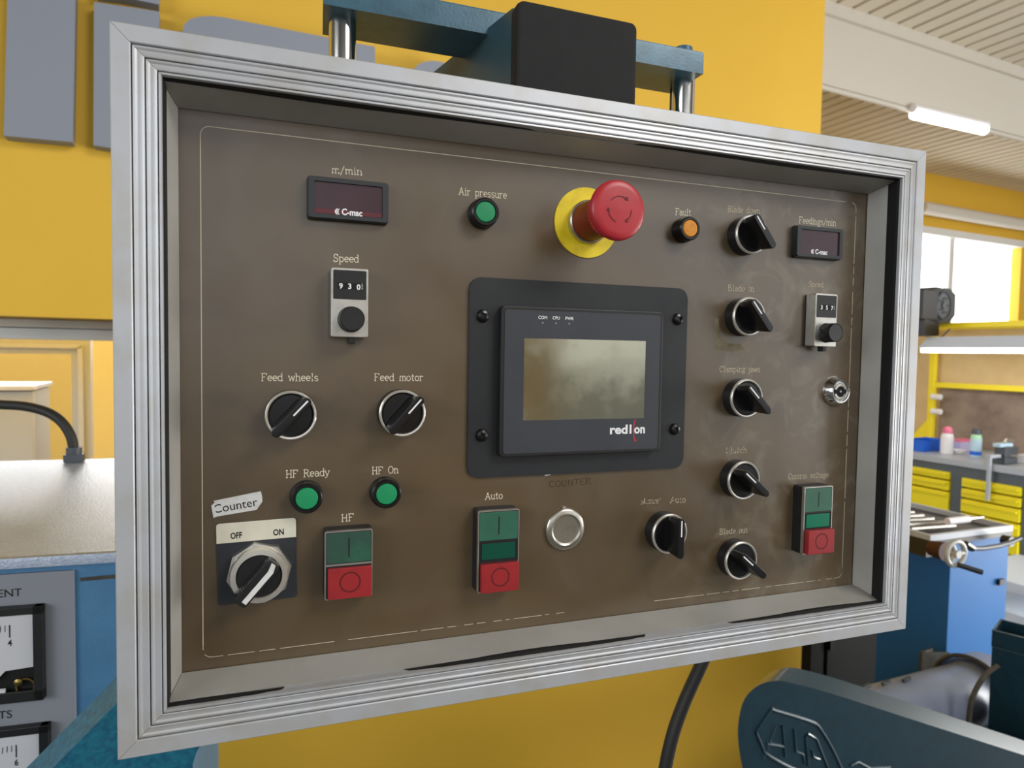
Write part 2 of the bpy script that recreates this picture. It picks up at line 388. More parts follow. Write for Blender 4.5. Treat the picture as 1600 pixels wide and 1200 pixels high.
def type_mesh(text, size, bold=0, depth=0, align='CENTER', sx=1):
    cu = bpy.data.curves.new('type', 'FONT'); cu.body = text; cu.size = size; cu.offset = bold; cu.extrude = depth
    cu.align_x = align; cu.resolution_u = 3
    o = bpy.data.objects.new('type', cu); COL.objects.link(o)
    dg = bpy.context.evaluated_depsgraph_get(); me = bpy.data.meshes.new_from_object(o.evaluated_get(dg))
    bpy.data.objects.remove(o); bpy.data.curves.remove(cu)
    # stand it up: glyph plane xy -> xz, facing -y
    me.transform(Matrix.Diagonal((sx, 1, 1, 1))); me.transform(Matrix.Rotation(PI / 2, 4, 'X'))
    me.materials.clear()
    return me
def type_on(name, text, x, o, z, size, m, parent, bold=0, align='CENTER', sx=1, rot=0, yp=None):
    me = type_mesh(text, size * mm, bold * mm, 0, align, sx)
    me.transform(Matrix.Rotation(rot, 4, 'Y'))
    me.transform(Matrix.Translation((x * mm, (YP if yp is None else yp) - o * mm, z * mm)))
    return link(name, me, m, parent, smooth=False)

# ================================================================== SETTING
fl = MB(); fl.box((3, -20, -.05), (90, 90, .1)).build('floor', M['floor'], smooth=False, kind='structure')

# yellow wall with an opening at the left, behind the console
WY, WT = 1.95, .22
def wall_piece(mb, x0, x1, z0, z1, y0, y1):
    c = W((x0 + x1) / 2, (y0 + y1) / 2, (z0 + z1) / 2)
    return mb.box(c, (x1 - x0, y1 - y0, z1 - z0), BROT)
def bx(p): return (p - CG).dot(EX)
def by(p): return (p - CG).dot(EY)
wall_r = bx(hitE(1286, 100, WY)); lint = hitE(60, 495, WY).z; open_r = bx(hitE(250, 650, WY))
w = MB(); wall_piece(w, -2.9, wall_r, lint, 4.2, WY, WY + WT); wall_piece(w, open_r, wall_r, 0, lint, WY, WY + WT)
w.build('wall_front', M['yellow_wall'], smooth=False, kind='structure')
# painted steel lintel strips above the opening
t1 = MB(); wall_piece(t1, -2.9, open_r, lint - .022, lint - .002, WY + .15, WY + .35); t1.build('trim_1', M['beam'], smooth=False, kind='structure')
t2 = MB(); wall_piece(t2, -2.9, open_r, lint - .052, lint - .024, WY + .17, WY + .35); t2.build('trim_2', M['white_frame'], smooth=False, kind='structure')

# yard beyond the opening: bright yellow wall with a framed pane, lit by a high window
FY = 4.3
yw = MB(); wall_piece(yw, -6, 1.4, 0, 1.76, FY, FY + .1); yw.build('wall_left', M['yellow_far'], smooth=False, kind='structure')
hw = thing('window_2', 'long high daylit window above the bright yellow wall', 'window'); hw['kind'] = 'structure'; del hw['category']
p = MB(); wall_piece(p, -5, 1.2, 1.77, 2.75, FY + .02, FY + .04); p.build('pane', M['bright_sky_pane'], hw, smooth=False)
p = MB(); wall_piece(p, -5.1, 1.3, 2.75, 2.85, FY, FY + .08); p.build('window_frame', M['white_frame'], hw, smooth=False)
# framed interior window in front of the yard wall
wf = bpy.data.objects.new('window_3', None); COL.objects.link(wf); wf['kind'] = 'structure'; wf['label'] = 'grey framed window with rounded corners in the opening'
GY = 2.75
gr = bx(hitE(142, 600, GY)); gi = bx(hitE(112, 600, GY)); gt = hitE(60, 530, GY).z + .02; gti = hitE(60, 553, GY).z
fr = MB(); wall_piece(fr, gi, gr, .9, gt, GY, GY + .06); wall_piece(fr, -2.6, gi, gti, gt, GY, GY + .06); fr.build('window_frame', M['grey_frame'], wf, smooth=False)
fr = MB(); wall_piece(fr, gi + .02, gi + .035, .9, gti + .03, GY - .015, GY); wall_piece(fr, -2.6, gi + .035, gti + .02, gti + .035, GY - .015, GY); fr.build('glazing_bead', M['white_frame'], wf, smooth=False)
gl = bpy.data.materials.new('window_glass'); gl.use_nodes = True
gb = gl.node_tree.nodes['Principled BSDF']; gb.inputs['Transmission Weight'].default_value = 1; gb.inputs['Roughness'].default_value = .02; gb.inputs['IOR'].default_value = 1.1
M['glass'] = gl
g = MB(); wall_piece(g, -2.6, gi, .9, gti, GY + .028, GY + .034); g.build('pane', gl, wf, smooth=False)

# grey raised letters on the yellow wall
def letter(name, poly, label, th=.04):
    pts = [hitE(u, v, WY) for u, v in poly]
    front = [q - EY * th for q in pts]
    # keep the drawn outline on the letter's front face
    front = [on_plane(u, v, CG + EY * (WY - th), EY) for u, v in poly]
    back = [q + EY * (th - .001) for q in front]
    mb = MB(); mb.prism(back, front)
    o = mb.build(name, M['letter_grey'], smooth=False, label=label, category='letter', group='raised grey letters on the yellow wall')
    return o
letter('sign_letter', [(13, -60), (118, -40), (113, 222), (6, 212)], 'plain upright grey bar letter at the far left of the yellow wall')
letter('sign_letter', [(147, 3), (249, 18), (247, 242), (146, 227)], 'grey bar letter of the wall sign hidden partly behind console corner')
letter('sign_letter', [(150, -40), (250, -30), (248, 7), (186, -6), (150, -10)], 'grey block edge above the second bar letter of the sign')
c3 = [(285, 50), (288, 38), (297, 30), (312, 26), (330, 25), (350, 27)] + [(586, 73), (586, 140), (400, 140), (285, 110)]
letter('sign_letter', c3, 'wide grey round-shouldered letter behind the left chrome post')
c4 = [(640, 125)] + [(646 + 31 - 31 * math.cos(math.radians(a)), 112 - 17 * math.sin(math.radians(a))) for a in range(10, 175, 15)] + [(712, 125)]
letter('sign_letter', c4, 'top curve of a grey letter beside the teal boom')

# ceiling: corrugated sheets running away from the viewer, a deep beam across them
HC = 3.95
BEY = 3.16
root = MB(); c = W(3.4, 1.0, HC + .12); root.box(c, (21, 13, .06), BROT)
ceil = root.build('ceiling', M['ceiling_gap'], smooth=False, kind='structure')
pitch = .15
shared = None
for k in range(60):
    ex = 2.2 + k * pitch
    for j, (y0, y1) in enumerate(((-1.0, BEY + .1), (BEY + .06, 5.4))):
        a, b_ = pitch * .39, pitch * .43
        prof = [(-b_, .05), (-a, .0), (a, .0), (b_, .05)]
        if j == 0 and ex > 8.0: continue
        mb = MB()
        lo = [W(ex + x, y0, HC + z) for x, z in prof]; hi = [W(ex + x, y1, HC + z) for x, z in prof]
        mb.prism(lo, hi); mb.build('ceiling_panel', M['ceiling'], ceil, smooth=False)
bm_ = MB(); wall_piece(bm_, 2.0, 11, 3.44, 3.87, BEY, BEY + .07); wall_piece(bm_, 2.0, 11, 3.87, 3.96, BEY - .03, BEY + .10)
bm_.build('trim_3', M['beam'], smooth=False, kind='structure')
rl = MB(); rl.tube([W(2.0, BEY + .02, 3.425), W(11, BEY + .02, 3.425)], .018, 8); rl.build('trim_4', M['beam'], kind='structure')

# back wall with the daylit window
BY = 5.36
wt = hitE(1500, 362, BY).z; wb = hitE(1540, 512, BY).z; wl = bx(hitE(1432, 400, BY)); wr = bx(hitE(1593, 450, BY))
bw = MB(); wall_piece(bw, 3, 16, wt, 4.0, BY, BY + .15); wall_piece(bw, 3, 16, 0, wb, BY, BY + .15); wall_piece(bw, wr, 16, wb, wt, BY, BY + .15); wall_piece(bw, 3, wl - 1, wb, wt, BY, BY + .15)
bw.build('wall_back', M['yellow_wall'], smooth=False, kind='structure')
w1 = bpy.data.objects.new('window_1', None); COL.objects.link(w1); w1['kind'] = 'structure'; w1['label'] = 'bright white framed window in the yellow back wall'
p = MB(); wall_piece(p, wl - 1, wr, wb, wt, BY + .12, BY + .14); p.build('pane', M['daylight'], w1, smooth=False)
mull = bx(hitE(1491, 430, BY))
f_ = MB(); wall_piece(f_, wl - 1, wr + .02, wt - .09, wt, BY - .02, BY + .1); f_.build('window_frame', M['white_frame'], w1, smooth=False)
f_ = MB(); wall_piece(f_, mull - .05, mull + .05, wb, wt - .09, BY + .04, BY + .1); f_.build('mullion', M['white_frame'], w1, smooth=False)
pp = MB(); pp.tube([hitE(1440, 324, BY - .15), hitE(1520, 338, BY - .15), hitE(1640, 358, BY - .15)], .075, 12)
pp.build('wall_pipe', M['beam'], label='pale pipe running along the yellow wall above the window', category='pipe')

# tube lamp under the beam
L1 = thing('tube_lamp', 'lit white fluorescent tube lamp along the beam below the ceiling', 'lamp')
q0, q1 = on_plane(1428, 178, CG + EY * (BEY - .02), EY), on_plane(1538, 203, CG + EY * (BEY - .02), EY)
dz = Vector((0, 0, .036))
mb = MB(); mb.tube([q0 + dz - EX * .02, q1 + dz + EX * .02], .032, 10); mb.build('lamp_housing', M['white_plastic'], L1)
mb = MB(); mb.tube([q0, q1], .036, 12); mb.build('diffuser', M['glow'], L1)

# pillar and dark machine hall behind the camera that the console screen mirrors
pl = MB(); pl.box((1.45, -5.2, 1.6), (1.5, .3, 3.2)); pl.build('pillar', M['yellow_wall'], smooth=False, kind='structure')
sw = MB(); wall_piece(sw, 11.0, 11.2, 0, 3.95, -7, BY); sw.build('wall_right', M['beam'], smooth=False, kind='structure')

# ================================================================== CONSOLE
con = thing('control_console', 'aluminium framed machine control console with brown switch panel', 'control panel', (0, 0, Z0))
OW, OH = 290, 197.6
def frame_rails():
    prof = [(0, 26), (0, .6), (.5, 0), (9.0, 0), (9.6, .5), (9.7, 4), (10.3, 4), (10.4, .5), (11.5, .25), (12.6, .8), (14.2, .75), (15.6, .2), (16.0, .4), (16.1, 4),
            (16.7, 4), (16.8, .5), (17.8, .25), (18.8, .8), (20.4, .75), (21.6, .2), (22.0, .4), (22.1, 4), (22.6, 4), (22.7, .3), (23.8, .1), (24.1, .7), (24.1, 26)]
    for side in range(4):
        bm = bmesh.new(); rings = []
        for e in (-1, 1):
            rg = []
            for d, dep in prof:
                hw, hh = OW - d, OH - d
                g_ = .12 * e
                if side == 0: q = (e * hw - g_, hh)      # top
                elif side == 1: q = (hw, -e * hh + g_)
                elif side == 2: q = (-e * hw + g_, -hh)
                else: q = (-hw, e * hh - g_)
                rg.append(bm.verts.new((q[0] * mm, dep * mm, q[1] * mm)))
            rings.append(rg)
        a, b = rings; n = len(a)
        for i in range(n): bm.faces.new((a[i], a[(i + 1) % n], b[(i + 1) % n], b[i]))
        bm.faces.new(a[::-1]); bm.faces.new(b)
        bmesh.ops.recalc_face_normals(bm, faces=bm.faces)
        me = bpy.data.meshes.new('frame_rail'); bm.to_mesh(me); bm.free()
        link('frame_rail', me, M['alu'], con, angle=25)
frame_rails()
# black rubber seal inside the frame, slightly wavy
bm = bmesh.new(); ringA, ringB, ringC = [], [], []
def perim(hw, hh, n):
    pts = []
    for (x0, z0), (x1, z1) in (((-hw, hh), (hw, hh)), ((hw, hh), (hw, -hh)), ((hw, -hh), (-hw, -hh)), ((-hw, -hh), (-hw, hh))):
        for i in range(n): pts.append((x0 + (x1 - x0) * i / n, z0 + (z1 - z0) * i / n))
    return pts
NP = 30
pa, pb = perim(266.2, 173.8, NP), perim(265.2, 173.0, NP)
for i, ((x, z), (x2, z2)) in enumerate(zip(pa, pb)):
    wob = 0
    if 2 * NP < i < 3 * NP: wob = .9 * math.sin((i - 2 * NP) * .45)
    if 0 < i < NP: wob = -.7 * math.sin(i * .33)
    ringA.append(bm.verts.new((x * mm, 2.2 * mm, z * mm))); ringB.append(bm.verts.new((x2 * mm, 5 * mm, (z2 + wob) * mm)))
    ringC.append(bm.verts.new((x * .996 * mm, 30.9 * mm, z * .996 * mm)))
n = len(ringA)
for i in range(n):
    j = (i + 1) % n
    bm.faces.new((ringA[i], ringA[j], ringB[j], ringB[i])); bm.faces.new((ringB[i], ringB[j], ringC[j], ringC[i]))
me = bpy.data.meshes.new('rubber_seal'); bm.to_mesh(me); bm.free(); link('rubber_seal', me, M['black_rubber'], con, smooth=False)
# bevelled inner strips
def bevel_strips():
    o_w, o_h, i_w, i_h = 266.6, 172.6, 261.4, 166.6
    for side in range(4):
        def C_(hw, hh, y):
            pts = {0: ((-hw, hh), (hw, hh)), 1: ((hw, hh), (hw, -hh)), 2: ((hw, -hh), (-hw, -hh)), 3: ((-hw, -hh), (-hw, hh))}[side]
            return [Vector((x * mm, y * mm, z * mm)) for x, z in pts]
        a = C_(o_w, o_h, 7.2); b = C_(i_w, i_h, 29.6); c = C_(o_w + 3.5, o_h + 3.5, 30.2); d = C_(o_w + .8, o_h + .8, 7.6)
        for quad in (a, b, c, d):
            u = (quad[1] - quad[0]).normalized() * .00022; quad[0] += u; quad[1] -= u
        mb = MB(); mb.prism([a[0], b[0], c[0], d[0]], [a[1], b[1], c[1], d[1]]); mb.build('bevel_strip', M['alu_bevel'], con, smooth=False)
bevel_strips()
mb = MB(); slab(mb, [(-270, -176), (270, -176), (270, 176), (-270, 176)], -3, 0, yp=YP); mb.build('face_plate', M['face'], con, smooth=False)
mb = MB(); mb.box((0, .088, 0), (.566, .108, .382), 0, .002); mb.build('enclosure', M['alu_bevel'], con)

# engraved border line, partly worn off
bm = bmesh.new(); ol = rrect(499.6, 317.6, 5, 5, 0, -.6); rr = random.Random(3)
for i, a in enumerate(ol):
    b = ol[(i + 1) % len(ol)]; ln = math.hypot(b[0] - a[0], b[1] - a[1]); k = max(1, int(ln / 3))
    for j in range(k):
        p0 = (a[0] + (b[0] - a[0]) * j / k, a[1] + (b[1] - a[1]) * j / k); p1 = (a[0] + (b[0] - a[0]) * (j + 1) / k, a[1] + (b[1] - a[1]) * (j + 1) / k)
        if p0[1] < -150 and (-10 < p0[0] < 60 or rr.random() < .3): continue
        if p0[0] > 240 and rr.random() < .12: continue
        ribbon(bm, (p0[0] * mm, p0[1] * mm), (p1[0] * mm, p1[1] * mm), (.45 if p0[1] > -150 else .28) * mm, YP - .06 * mm)
for f in bm.faces:
    f.normal_update()
    if f.normal.y > 0: f.normal_flip()
me = bpy.data.meshes.new('engraved_border'); bm.to_mesh(me); bm.free(); link('engraved_border', me, M['cream_print'], con, smooth=False)

CP, WP = M['cream_print'], M['worn_print']
for text, x0, z0, x1, z1, cap, m_, lost in (
    ('m/min', -175.4, 138.6, -157, 139.2, 4.4, CP, .12), ('Air pressure', -93.4, 133.0, -60, 133.4, 4.8, CP, .02), ('Fault', 74.2, 133.7, 87.7, 134.1, 4.8, CP, .06),
    ('Blade down', 121.1, 140.0, 151.3, 141.0, 4.6, M['worn_print'], .16), ('Feedings/min', 190.5, 137.0, 228.5, 137.6, 5.0, CP, .06), ('Speed', -174.3, 83.8, -158.7, 84.2, 4.7, CP, .03),
    ('Speed', 202.5, 86.2, 217.8, 86.6, 4.7, WP, .3), ('Blade in', 123.6, 79.4, 148.0, 79.8, 4.6, WP, .26), ('Clamping jaws', 118, 16.1, 156.5, 16.3, 4.6, WP, .2),
    ('Clutch', 126, -48.0, 146, -48.2, 4.6, WP, .42), ('Manual', 51.0, -83.7, 68, -84.1, 4.4, WP, .62), ('Auto', 76.6, -84.3, 90, -84.7, 4.4, WP, .42),
    ('Blade out', 122.5, -112.4, 149.5, -112.8, 4.4, WP, .24), ('Control voltage', 188.6, -71.6, 230.5, -72.0, 4.6, WP, .24), ('Feed wheels', -216.7, 8.8, -183.4, 8.8, 4.6, CP, .05),
    ('Feed motor', -148.4, 9.0, -116.5, 9.0, 4.6, CP, .1), ('HF Ready', -202.4, -51.6, -176.4, -51.4, 4.6, CP, .06), ('HF On', -149.4, -51.8, -132.5, -51.8, 4.6, CP, .08),
    ('HF', -168.6, -81.6, -161, -81.4, 4.6, CP, .02), ('Auto', -72.0, -73.0, -59.6, -73.0, 4.6, CP, .02)):
    stroke_text('engraved_label', text, x0, x1, z0, z1, cap, con, m_, lost=lost, w=.48)
stroke_text('pencil_note', 'COUNTER', -24.6, 8.4, -67.0, -66.2, 4.2, con, mat('pencil', (62, 52, 36), .8), w=.5, lost=.12, label='handwritten dark pencil word under the touch screen')

# ---- selector switches
def selector_proto():
    mb = MB(); mb.lathe([(13.2 * mm, 0), (14.9 * mm, .2 * mm), (15.0 * mm, 3 * mm), (14.6 * mm, 9.6 * mm), (12.0 * mm, 9.6 * mm), (12.0 * mm, 5 * mm), (0, 5 * mm)], 48)
    s = mb.build('selector_switch', M['black_plastic'])
    mb = MB(); mb.lathe([(14.6 * mm, 9.4 * mm), (15.0 * mm, 9.7 * mm), (14.9 * mm, 11.0 * mm), (14.3 * mm, 11.5 * mm), (13.5 * mm, 11.4 * mm), (13.2 * mm, 9.0 * mm)], 48)
    mb.build('ring', M['bright_ring'], s)
    k = MB(); k.lathe([(12.9 * mm, 6 * mm), (12.9 * mm, 9.6 * mm), (12.2 * mm, 10.2 * mm), (0, 10.4 * mm)], 40)
    def stad(L_, w_, z=0, n=6):
        r = w_ / 2; h = L_ / 2 - r
        return [(r * math.cos(math.radians(a)), h + r * math.sin(math.radians(a))) for a in range(0, 181, 30)] + [(-r * math.cos(math.radians(a)), -h - r * math.sin(math.radians(a))) for a in range(0, 181, 30)]
    base, top = stad(26.2, 8.4), stad(30.0, 5.6)
    lo = [(x * mm, -9.6 * mm, z * mm) for x, z in base]; mid = [(x * mm, -12 * mm, z * mm) for x, z in stad(27.4, 7.2)]; hi = [(x * mm, -25.8 * mm, z * mm) for x, z in top]
    k.prism(lo, mid); k.prism(mid, hi, bev=.7 * mm)
    kn = k.build('knob', M['black_gloss'], s)
    mb = MB(); slab(mb, rrect(1.0, 12.0, .45, 2, 0, 7.4), 25.7, 25.95); mb.build('pointer_mark', M['white_print'], s)
    return s
selp = selector_proto()
for i, (x, z, ang, lab) in enumerate(((-199.6, -11.6, 43, 'selector under Feed wheels, turned to upper right'), (-131.7, -11.4, 42, 'selector under Feed motor, turned to upper right'),
    (136.2, 122.2, -38, 'selector under Blade down, turned to upper left'), (136.0, 59.4, -40, 'selector under Blade in, turned to upper left'), (136.2, -3.8, -45, 'selector under Clamping jaws, turned to upper left'),
    (136.0, -68.0, -50, 'selector under Clutch, turned to upper left'), (135.8, -131.4, -50, 'selector under Blade out, turned to upper left'), (70, -105.0, 0, 'selector under Manual Auto, standing upright'))):
    s = selp if i == 0 else copy_tree(selp)
    s.parent = con; s.location = P(x, 0, z); s['label'] = lab
    for ch in s.children:
        if not ch.name.startswith('ring'): ch.rotation_euler = (0, math.radians(ang), 0)

# ---- indicator lamps
def lamp_proto(lens):
    mb = MB(); mb.lathe([(9.6 * mm, 0), (10.0 * mm, .2 * mm), (10.0 * mm, 3 * mm), (9.7 * mm, 3.4 * mm), (9.4 * mm, 9.0 * mm), (8.6 * mm, 9.8 * mm), (7.2 * mm, 9.8 * mm), (6.9 * mm, 8.4 * mm), (0, 8.4 * mm)], 40)
    s = mb.build('indicator_lamp', M['black_gloss'])
    mb = MB(); mb.lathe([(6.85 * mm, 8.2 * mm), (6.8 * mm, 9.3 * mm), (6.2 * mm, 9.9 * mm), (0, 10.2 * mm)], 36); mb.build('lens', lens, s)
    return s
lampp = lamp_proto(M['green_lens'])
for i, (x, z, lab) in enumerate(((-77.4, 121.2, 'green indicator under Air pressure'), (-190.2, -63.4, 'green indicator under HF Ready'), (-141.2, -63.4, 'green indicator under HF On'))):
    s = lampp if i == 0 else copy_tree(lampp); s.parent = con; s.location = P(x, 0, z); s['label'] = lab
s = lamp_proto(M['amber_lens']); s.parent = con; s.location = P(80.6, 0, 122.4); s['label'] = 'amber indicator under Fault'; s.scale = (.93, 1.12, .93)

# ---- emergency stop
es = MB(); slab(es, circle(24.8, 60), .02, 1.2, bev=.4); es = es.build('emergency_stop', M['yellow_disc'], con, label='red mushroom emergency stop on a yellow disc'); es.location = P(.6, 0, 121.8)
mb = MB(); mb.lathe([(15.2 * mm, 1 * mm), (15.2 * mm, 6 * mm), (14.4 * mm, 7 * mm), (14.2 * mm, 7 * mm)], 40); mb.build('collar', M['nickel'], es)
mb = MB(); mb.lathe([(14.0 * mm, 5 * mm), (13.8 * mm, 10 * mm), (13.2 * mm, 22 * mm), (13.0 * mm, 36 * mm)], 40); mb.build('neck', M['dark_red'], es)
mb = MB(); nk = 72
t = bmesh.new(); rings = []
for r, o in ((12.6, 35), (16.6, 36), (17.1, 37.2), (17.1, 42.6), (18.6, 43.4), (19.5, 44.6), (19.5, 45.8), (19.0, 47.4), (17.6, 48.5), (14.5, 49.1), (0.01, 49.4)):
    rg = []
    for i in range(nk * 2):
        a = PI * i / nk; q = r - (.55 if (i % 2 and 17.05 < r < 17.2) else 0)
        rg.append(t.verts.new((q * mm * math.cos(a), -o * mm, q * mm * math.sin(a))))
    rings.append(rg)
for a, b in zip(rings, rings[1:]):
    for i in range(nk * 2): t.faces.new((a[i], a[(i + 1) % (nk * 2)], b[(i + 1) % (nk * 2)], b[i]))
bmesh.ops.recalc_face_normals(t, faces=t.faces); mb.add(t); mb.build('mushroom_head', M['red_mushroom'], es)
bm = bmesh.new()
for a0, a1 in ((140, 48), (178, 250), (2, -62)):
    pts = arc(0, 0, 8.4, 8.4, a0, a1, 14)
    for a, b in zip(pts, pts[1:]): ribbon(bm, (a[0] * mm, a[1] * mm), (b[0] * mm, b[1] * mm), .55 * mm, -49.5 * mm)
for a1, hd in ((48, -42), (178, 88), (-62, -152)):
    c_ = (8.4 * math.cos(math.radians(a1)), 8.4 * math.sin(math.radians(a1)))
    for s_ in (150, -150):
        e = (c_[0] + 2.2 * math.cos(math.radians(hd + s_)), c_[1] + 2.2 * math.sin(math.radians(hd + s_)))
        ribbon(bm, (c_[0] * mm, c_[1] * mm), (e[0] * mm, e[1] * mm), .6 * mm, -49.5 * mm)
for f in bm.faces:
    f.normal_update()
    if f.normal.y > 0: f.normal_flip()
me = bpy.data.meshes.new('turn_arrows'); bm.to_mesh(me); bm.free(); link('turn_arrows', me, M['red_groove'], es, smooth=False)

# ---- digital displays
def display(x, z, w, h, lab, lip):
    mb = MB(); out, inn = rrect(w, h, 1.6, 3), rrect(w - 6.4, h - 5.0, .9, 3)
    mid = rrect(w, h, 1.6, 3)
    ring_slab(mb, out, inn, 0, 6.2)
    d = mb.build('digital_display', M['bezel_grey'], con, label=lab); d.location = P(x, 0, z)
    mb = MB(); slab(mb, rrect(w + 1.4, h + 1.4, 2, 3), 0, 4.6, bev=.6); mb2 = mb.build('bezel_base', M['black_plastic'], d)
    mb = MB(); slab(mb, rrect(w - 6.2, h - 4.8, .9, 3), 4.0, 5.0); mb.build('filter_window', M['maroon'], d)
    if lip:
        mb = MB(); slab(mb, rrect(w - 6.6, 2.6, .5, 2, 0, -h / 2 + 4.2), 5.0, 5.25); mb.build('window_lip', M['maroon_lip'], d)
    # maker's mark: double crescent and wordmark
    zt = -h / 2 + 3.3
    for q, (r1, off) in enumerate(((2.1, 0), (1.9, 2.6))):
        mb = MB(); cx_ = -7.2
        po = [(cx_ + .9 - r1 * math.sin(math.radians(a)) + off * .4, zt + 1.2 + r1 * math.cos(math.radians(a))) for a in range(0, 181, 15)]
        pi_ = [(cx_ + .9 - (r1 * .55) * math.sin(math.radians(a)) + off * .4 + .1, zt + 1.2 + r1 * .95 * math.cos(math.radians(a))) for a in range(180, -1, -15)]
        slab(mb, po + pi_[1:-1], 5.25, 5.34); mb.build('logo_crescent', M['white_print'], d, smooth=False)
    me = type_mesh('C-mac', 5.4 * mm, .2 * mm, 0, 'LEFT', 1); xs = [v.co.x for v in me.vertices]; k = 12.6 * mm / (max(xs) - min(xs))
    me.transform(Matrix.Translation((-4.3 * mm - min(xs) * k, -5.36 * mm, (zt - .4) * mm)) @ Matrix.Diagonal((k, 1, 1, 1))); link('logo_type', me, M['white_print'], d, smooth=False)
display(-165.4, 121.8, 48.2, 24.6, 'digital display under m/min with maroon window', True)
display(207.4, 121.6, 46.6, 24.2, 'digital display under Feedings/min with dark maroon window', False)

# ---- ten-turn speed dials
def dial(x, z, digits, lab, lever):
    W_, H_, T_ = 22.6, 42.6, 12.0
    mb = MB(); ow = rrect(W_, H_, 1.2, 3); wn = rrect(W_ - 2.6, 17.8, .8, 3, 0, H_ / 2 - 1.4 - 8.9)
    slab(mb, ow, 2.2, T_, bev=.8)
    d = mb.build('speed_dial', M['satin_steel'], con, label=lab); d.location = P(x, 0, z)
    mb = MB(); slab(mb, rrect(W_ - 1.0, H_ - 1, 1, 3), 0, 2.4); mb.build('dial_base', M['black_plastic'], d)
    mb = MB(); slab(mb, wn, T_ - .4, T_ + .35, bev=.25); mb.build('counter_cover', M['black_plastic'], d)
    zw = H_ / 2 - 1.4 - 8.9 - .8
    mb = MB(); slab(mb, rrect(16.2, 4.0, .3, 2, .6, zw), T_ + .3, T_ + .42); mb.build('counter_slot', M['black_rubber'], d)
    for k, ch in enumerate(digits):
        me = type_mesh(ch, 4.6 * mm, .14 * mm); me.transform(Matrix.Translation(((-5.4 + k * 5.3) * mm, -(T_ + .5) * mm, (zw - 1.65 - (.25 if k == 2 else 0)) * mm))); link('digit', me, M['white_print'], d, smooth=False)
    bm = bmesh.new()
    for q in range(5): ribbon(bm, (7.0 * mm, (zw - 1.6 + q * .8) * mm), ((8.0 if q % 2 else 7.6) * mm, (zw - 1.6 + q * .8) * mm), .22 * mm, -(T_ + .5) * mm)
    for f in bm.faces:
        f.normal_update()
        if f.normal.y > 0: f.normal_flip()
    me = bpy.data.meshes.new('scale_ticks'); bm.to_mesh(me); bm.free(); link('scale_ticks', me, M['white_print'], d, smooth=False)
    t = bmesh.new(); rings = []; nk = 60
    for r, o in ((8.0, T_), (7.9, T_ + .6), (7.7, T_ + 1.0), (7.5, T_ + 9.6), (7.0, T_ + 10.2), (6.8, T_ + 9.9), (.01, T_ + 9.9)):
        rings.append([t.verts.new(((r - (.22 if i % 2 and r > 7.4 and r < 7.75 else 0)) * mm * math.cos(PI * i / nk), -o * mm, (r - (.22 if i % 2 and r > 7.4 and r < 7.75 else 0)) * mm * math.sin(PI * i / nk))) for i in range(2 * nk)])
    for a, b in zip(rings, rings[1:]):
        for i in range(2 * nk): t.faces.new((a[i], a[(i + 1) % (2 * nk)], b[(i + 1) % (2 * nk)], b[i]))
    bmesh.ops.recalc_face_normals(t, faces=t.faces)
    bmesh.ops.translate(t, verts=t.verts, vec=(.6 * mm, 0, -10.2 * mm)); mb = MB(); mb.add(t); mb.build('knob', M['black_plastic'], d)
    mb = MB(); mb.box((lever * mm, -7.0 * mm, (-H_ / 2 - 1.8) * mm), (4.4 * mm, 6 * mm, 4.2 * mm), 0, .9 * mm); mb.build('lock_lever', M['black_plastic'], d)
dial(-165.2, 57.6, '930', 'steel ten-turn dial under the left Speed, reading 930', 1.8)
dial(210.4, 58.8, '357', 'steel ten-turn dial under the right Speed, reading 357', 1.8)

# ---- double and triple push buttons
def push_buttons(x, z, h, triple, lab, green, lampm, red_out):
    w = 29.2
    mb = MB(); slab(mb, rrect(w + .6, h + .8, 1.6, 3), 0, 9.4); slab(mb, rrect(w - .2, h, 1.4, 3), 9.2, 12)
    b = mb.build('push_button', M['black_plastic'], con, label=lab); b.location = P(x, 0, z)
    mb = MB(); ring_slab(mb, rrect(w + .2, h + .4, 1.3, 3), rrect(w - 1.3, h - 1.1, .9, 3), 9.5, 12.3)
    zg = h / 2 - 21.2
    if not triple: mb.box((0, -12.15 * mm, zg * mm), ((w - .8) * mm, .3 * mm, 1.2 * mm))
    mb.build('bezel_trim', M['satin_steel'], b)
    zc = h / 2 - 1.0 - 9.6
    mb = MB(); slab(mb, rrect(w - 1.9, 19.2, .6, 3, 0, zc), 11.4, 12.3, bev=.3); mb.build('start_cap', green, b)
    mb = MB(); slab(mb, rrect(.9, 12.4, .4, 2, 0, zc + .2), 12.28, 12.36); mb.build('start_mark', M['black_print'], b)
    if triple:
        zl = h / 2 - 21.4 - 6.4
        mb = MB(); slab(mb, rrect(w - 2.0, 12.8, .6, 3, 0, zl), 11.2, 12.05); mb.build('window_recess', M['black_rubber'], b)
        mb = MB(); slab(mb, rrect(w - 5.2, 11.0, .6, 3, 0, zl), 11.4, 12.4, bev=.3); mb.build('lamp_window', lampm, b)
    hr = 19.6; zr = -h / 2 + hr / 2 + .3
    mb = MB(); slab(mb, rrect(w - 2.2, hr, .8, 3, .6, zr), 11, 12.6 + red_out, bev=.7); mb.build('stop_cap', M['red_cap'], b)
    mb = MB(); ring_slab(mb, circle(6.6, 36, .6, zr + .6), circle(5.6, 36, .6, zr + .6), 12.5 + red_out, 12.68 + red_out); mb.build('stop_mark', M['red_groove'], b)
push_buttons(-165.0, -106.0, 42.8, False, 'double button under HF, green start over red stop', M['green_dirty'], None, 1.6)
push_buttons(-65.8, -105.9, 55.6, True, 'tall button under the left Auto, green start over red stop with dark lamp window', M['green_cap'], M['green_darkwin'], 2.6)
push_buttons(209.4, -103.9, 54.6, True, 'tall button under Control voltage, with bright green lamp window', M['green_cap'], M['green_bright'], 3.8)

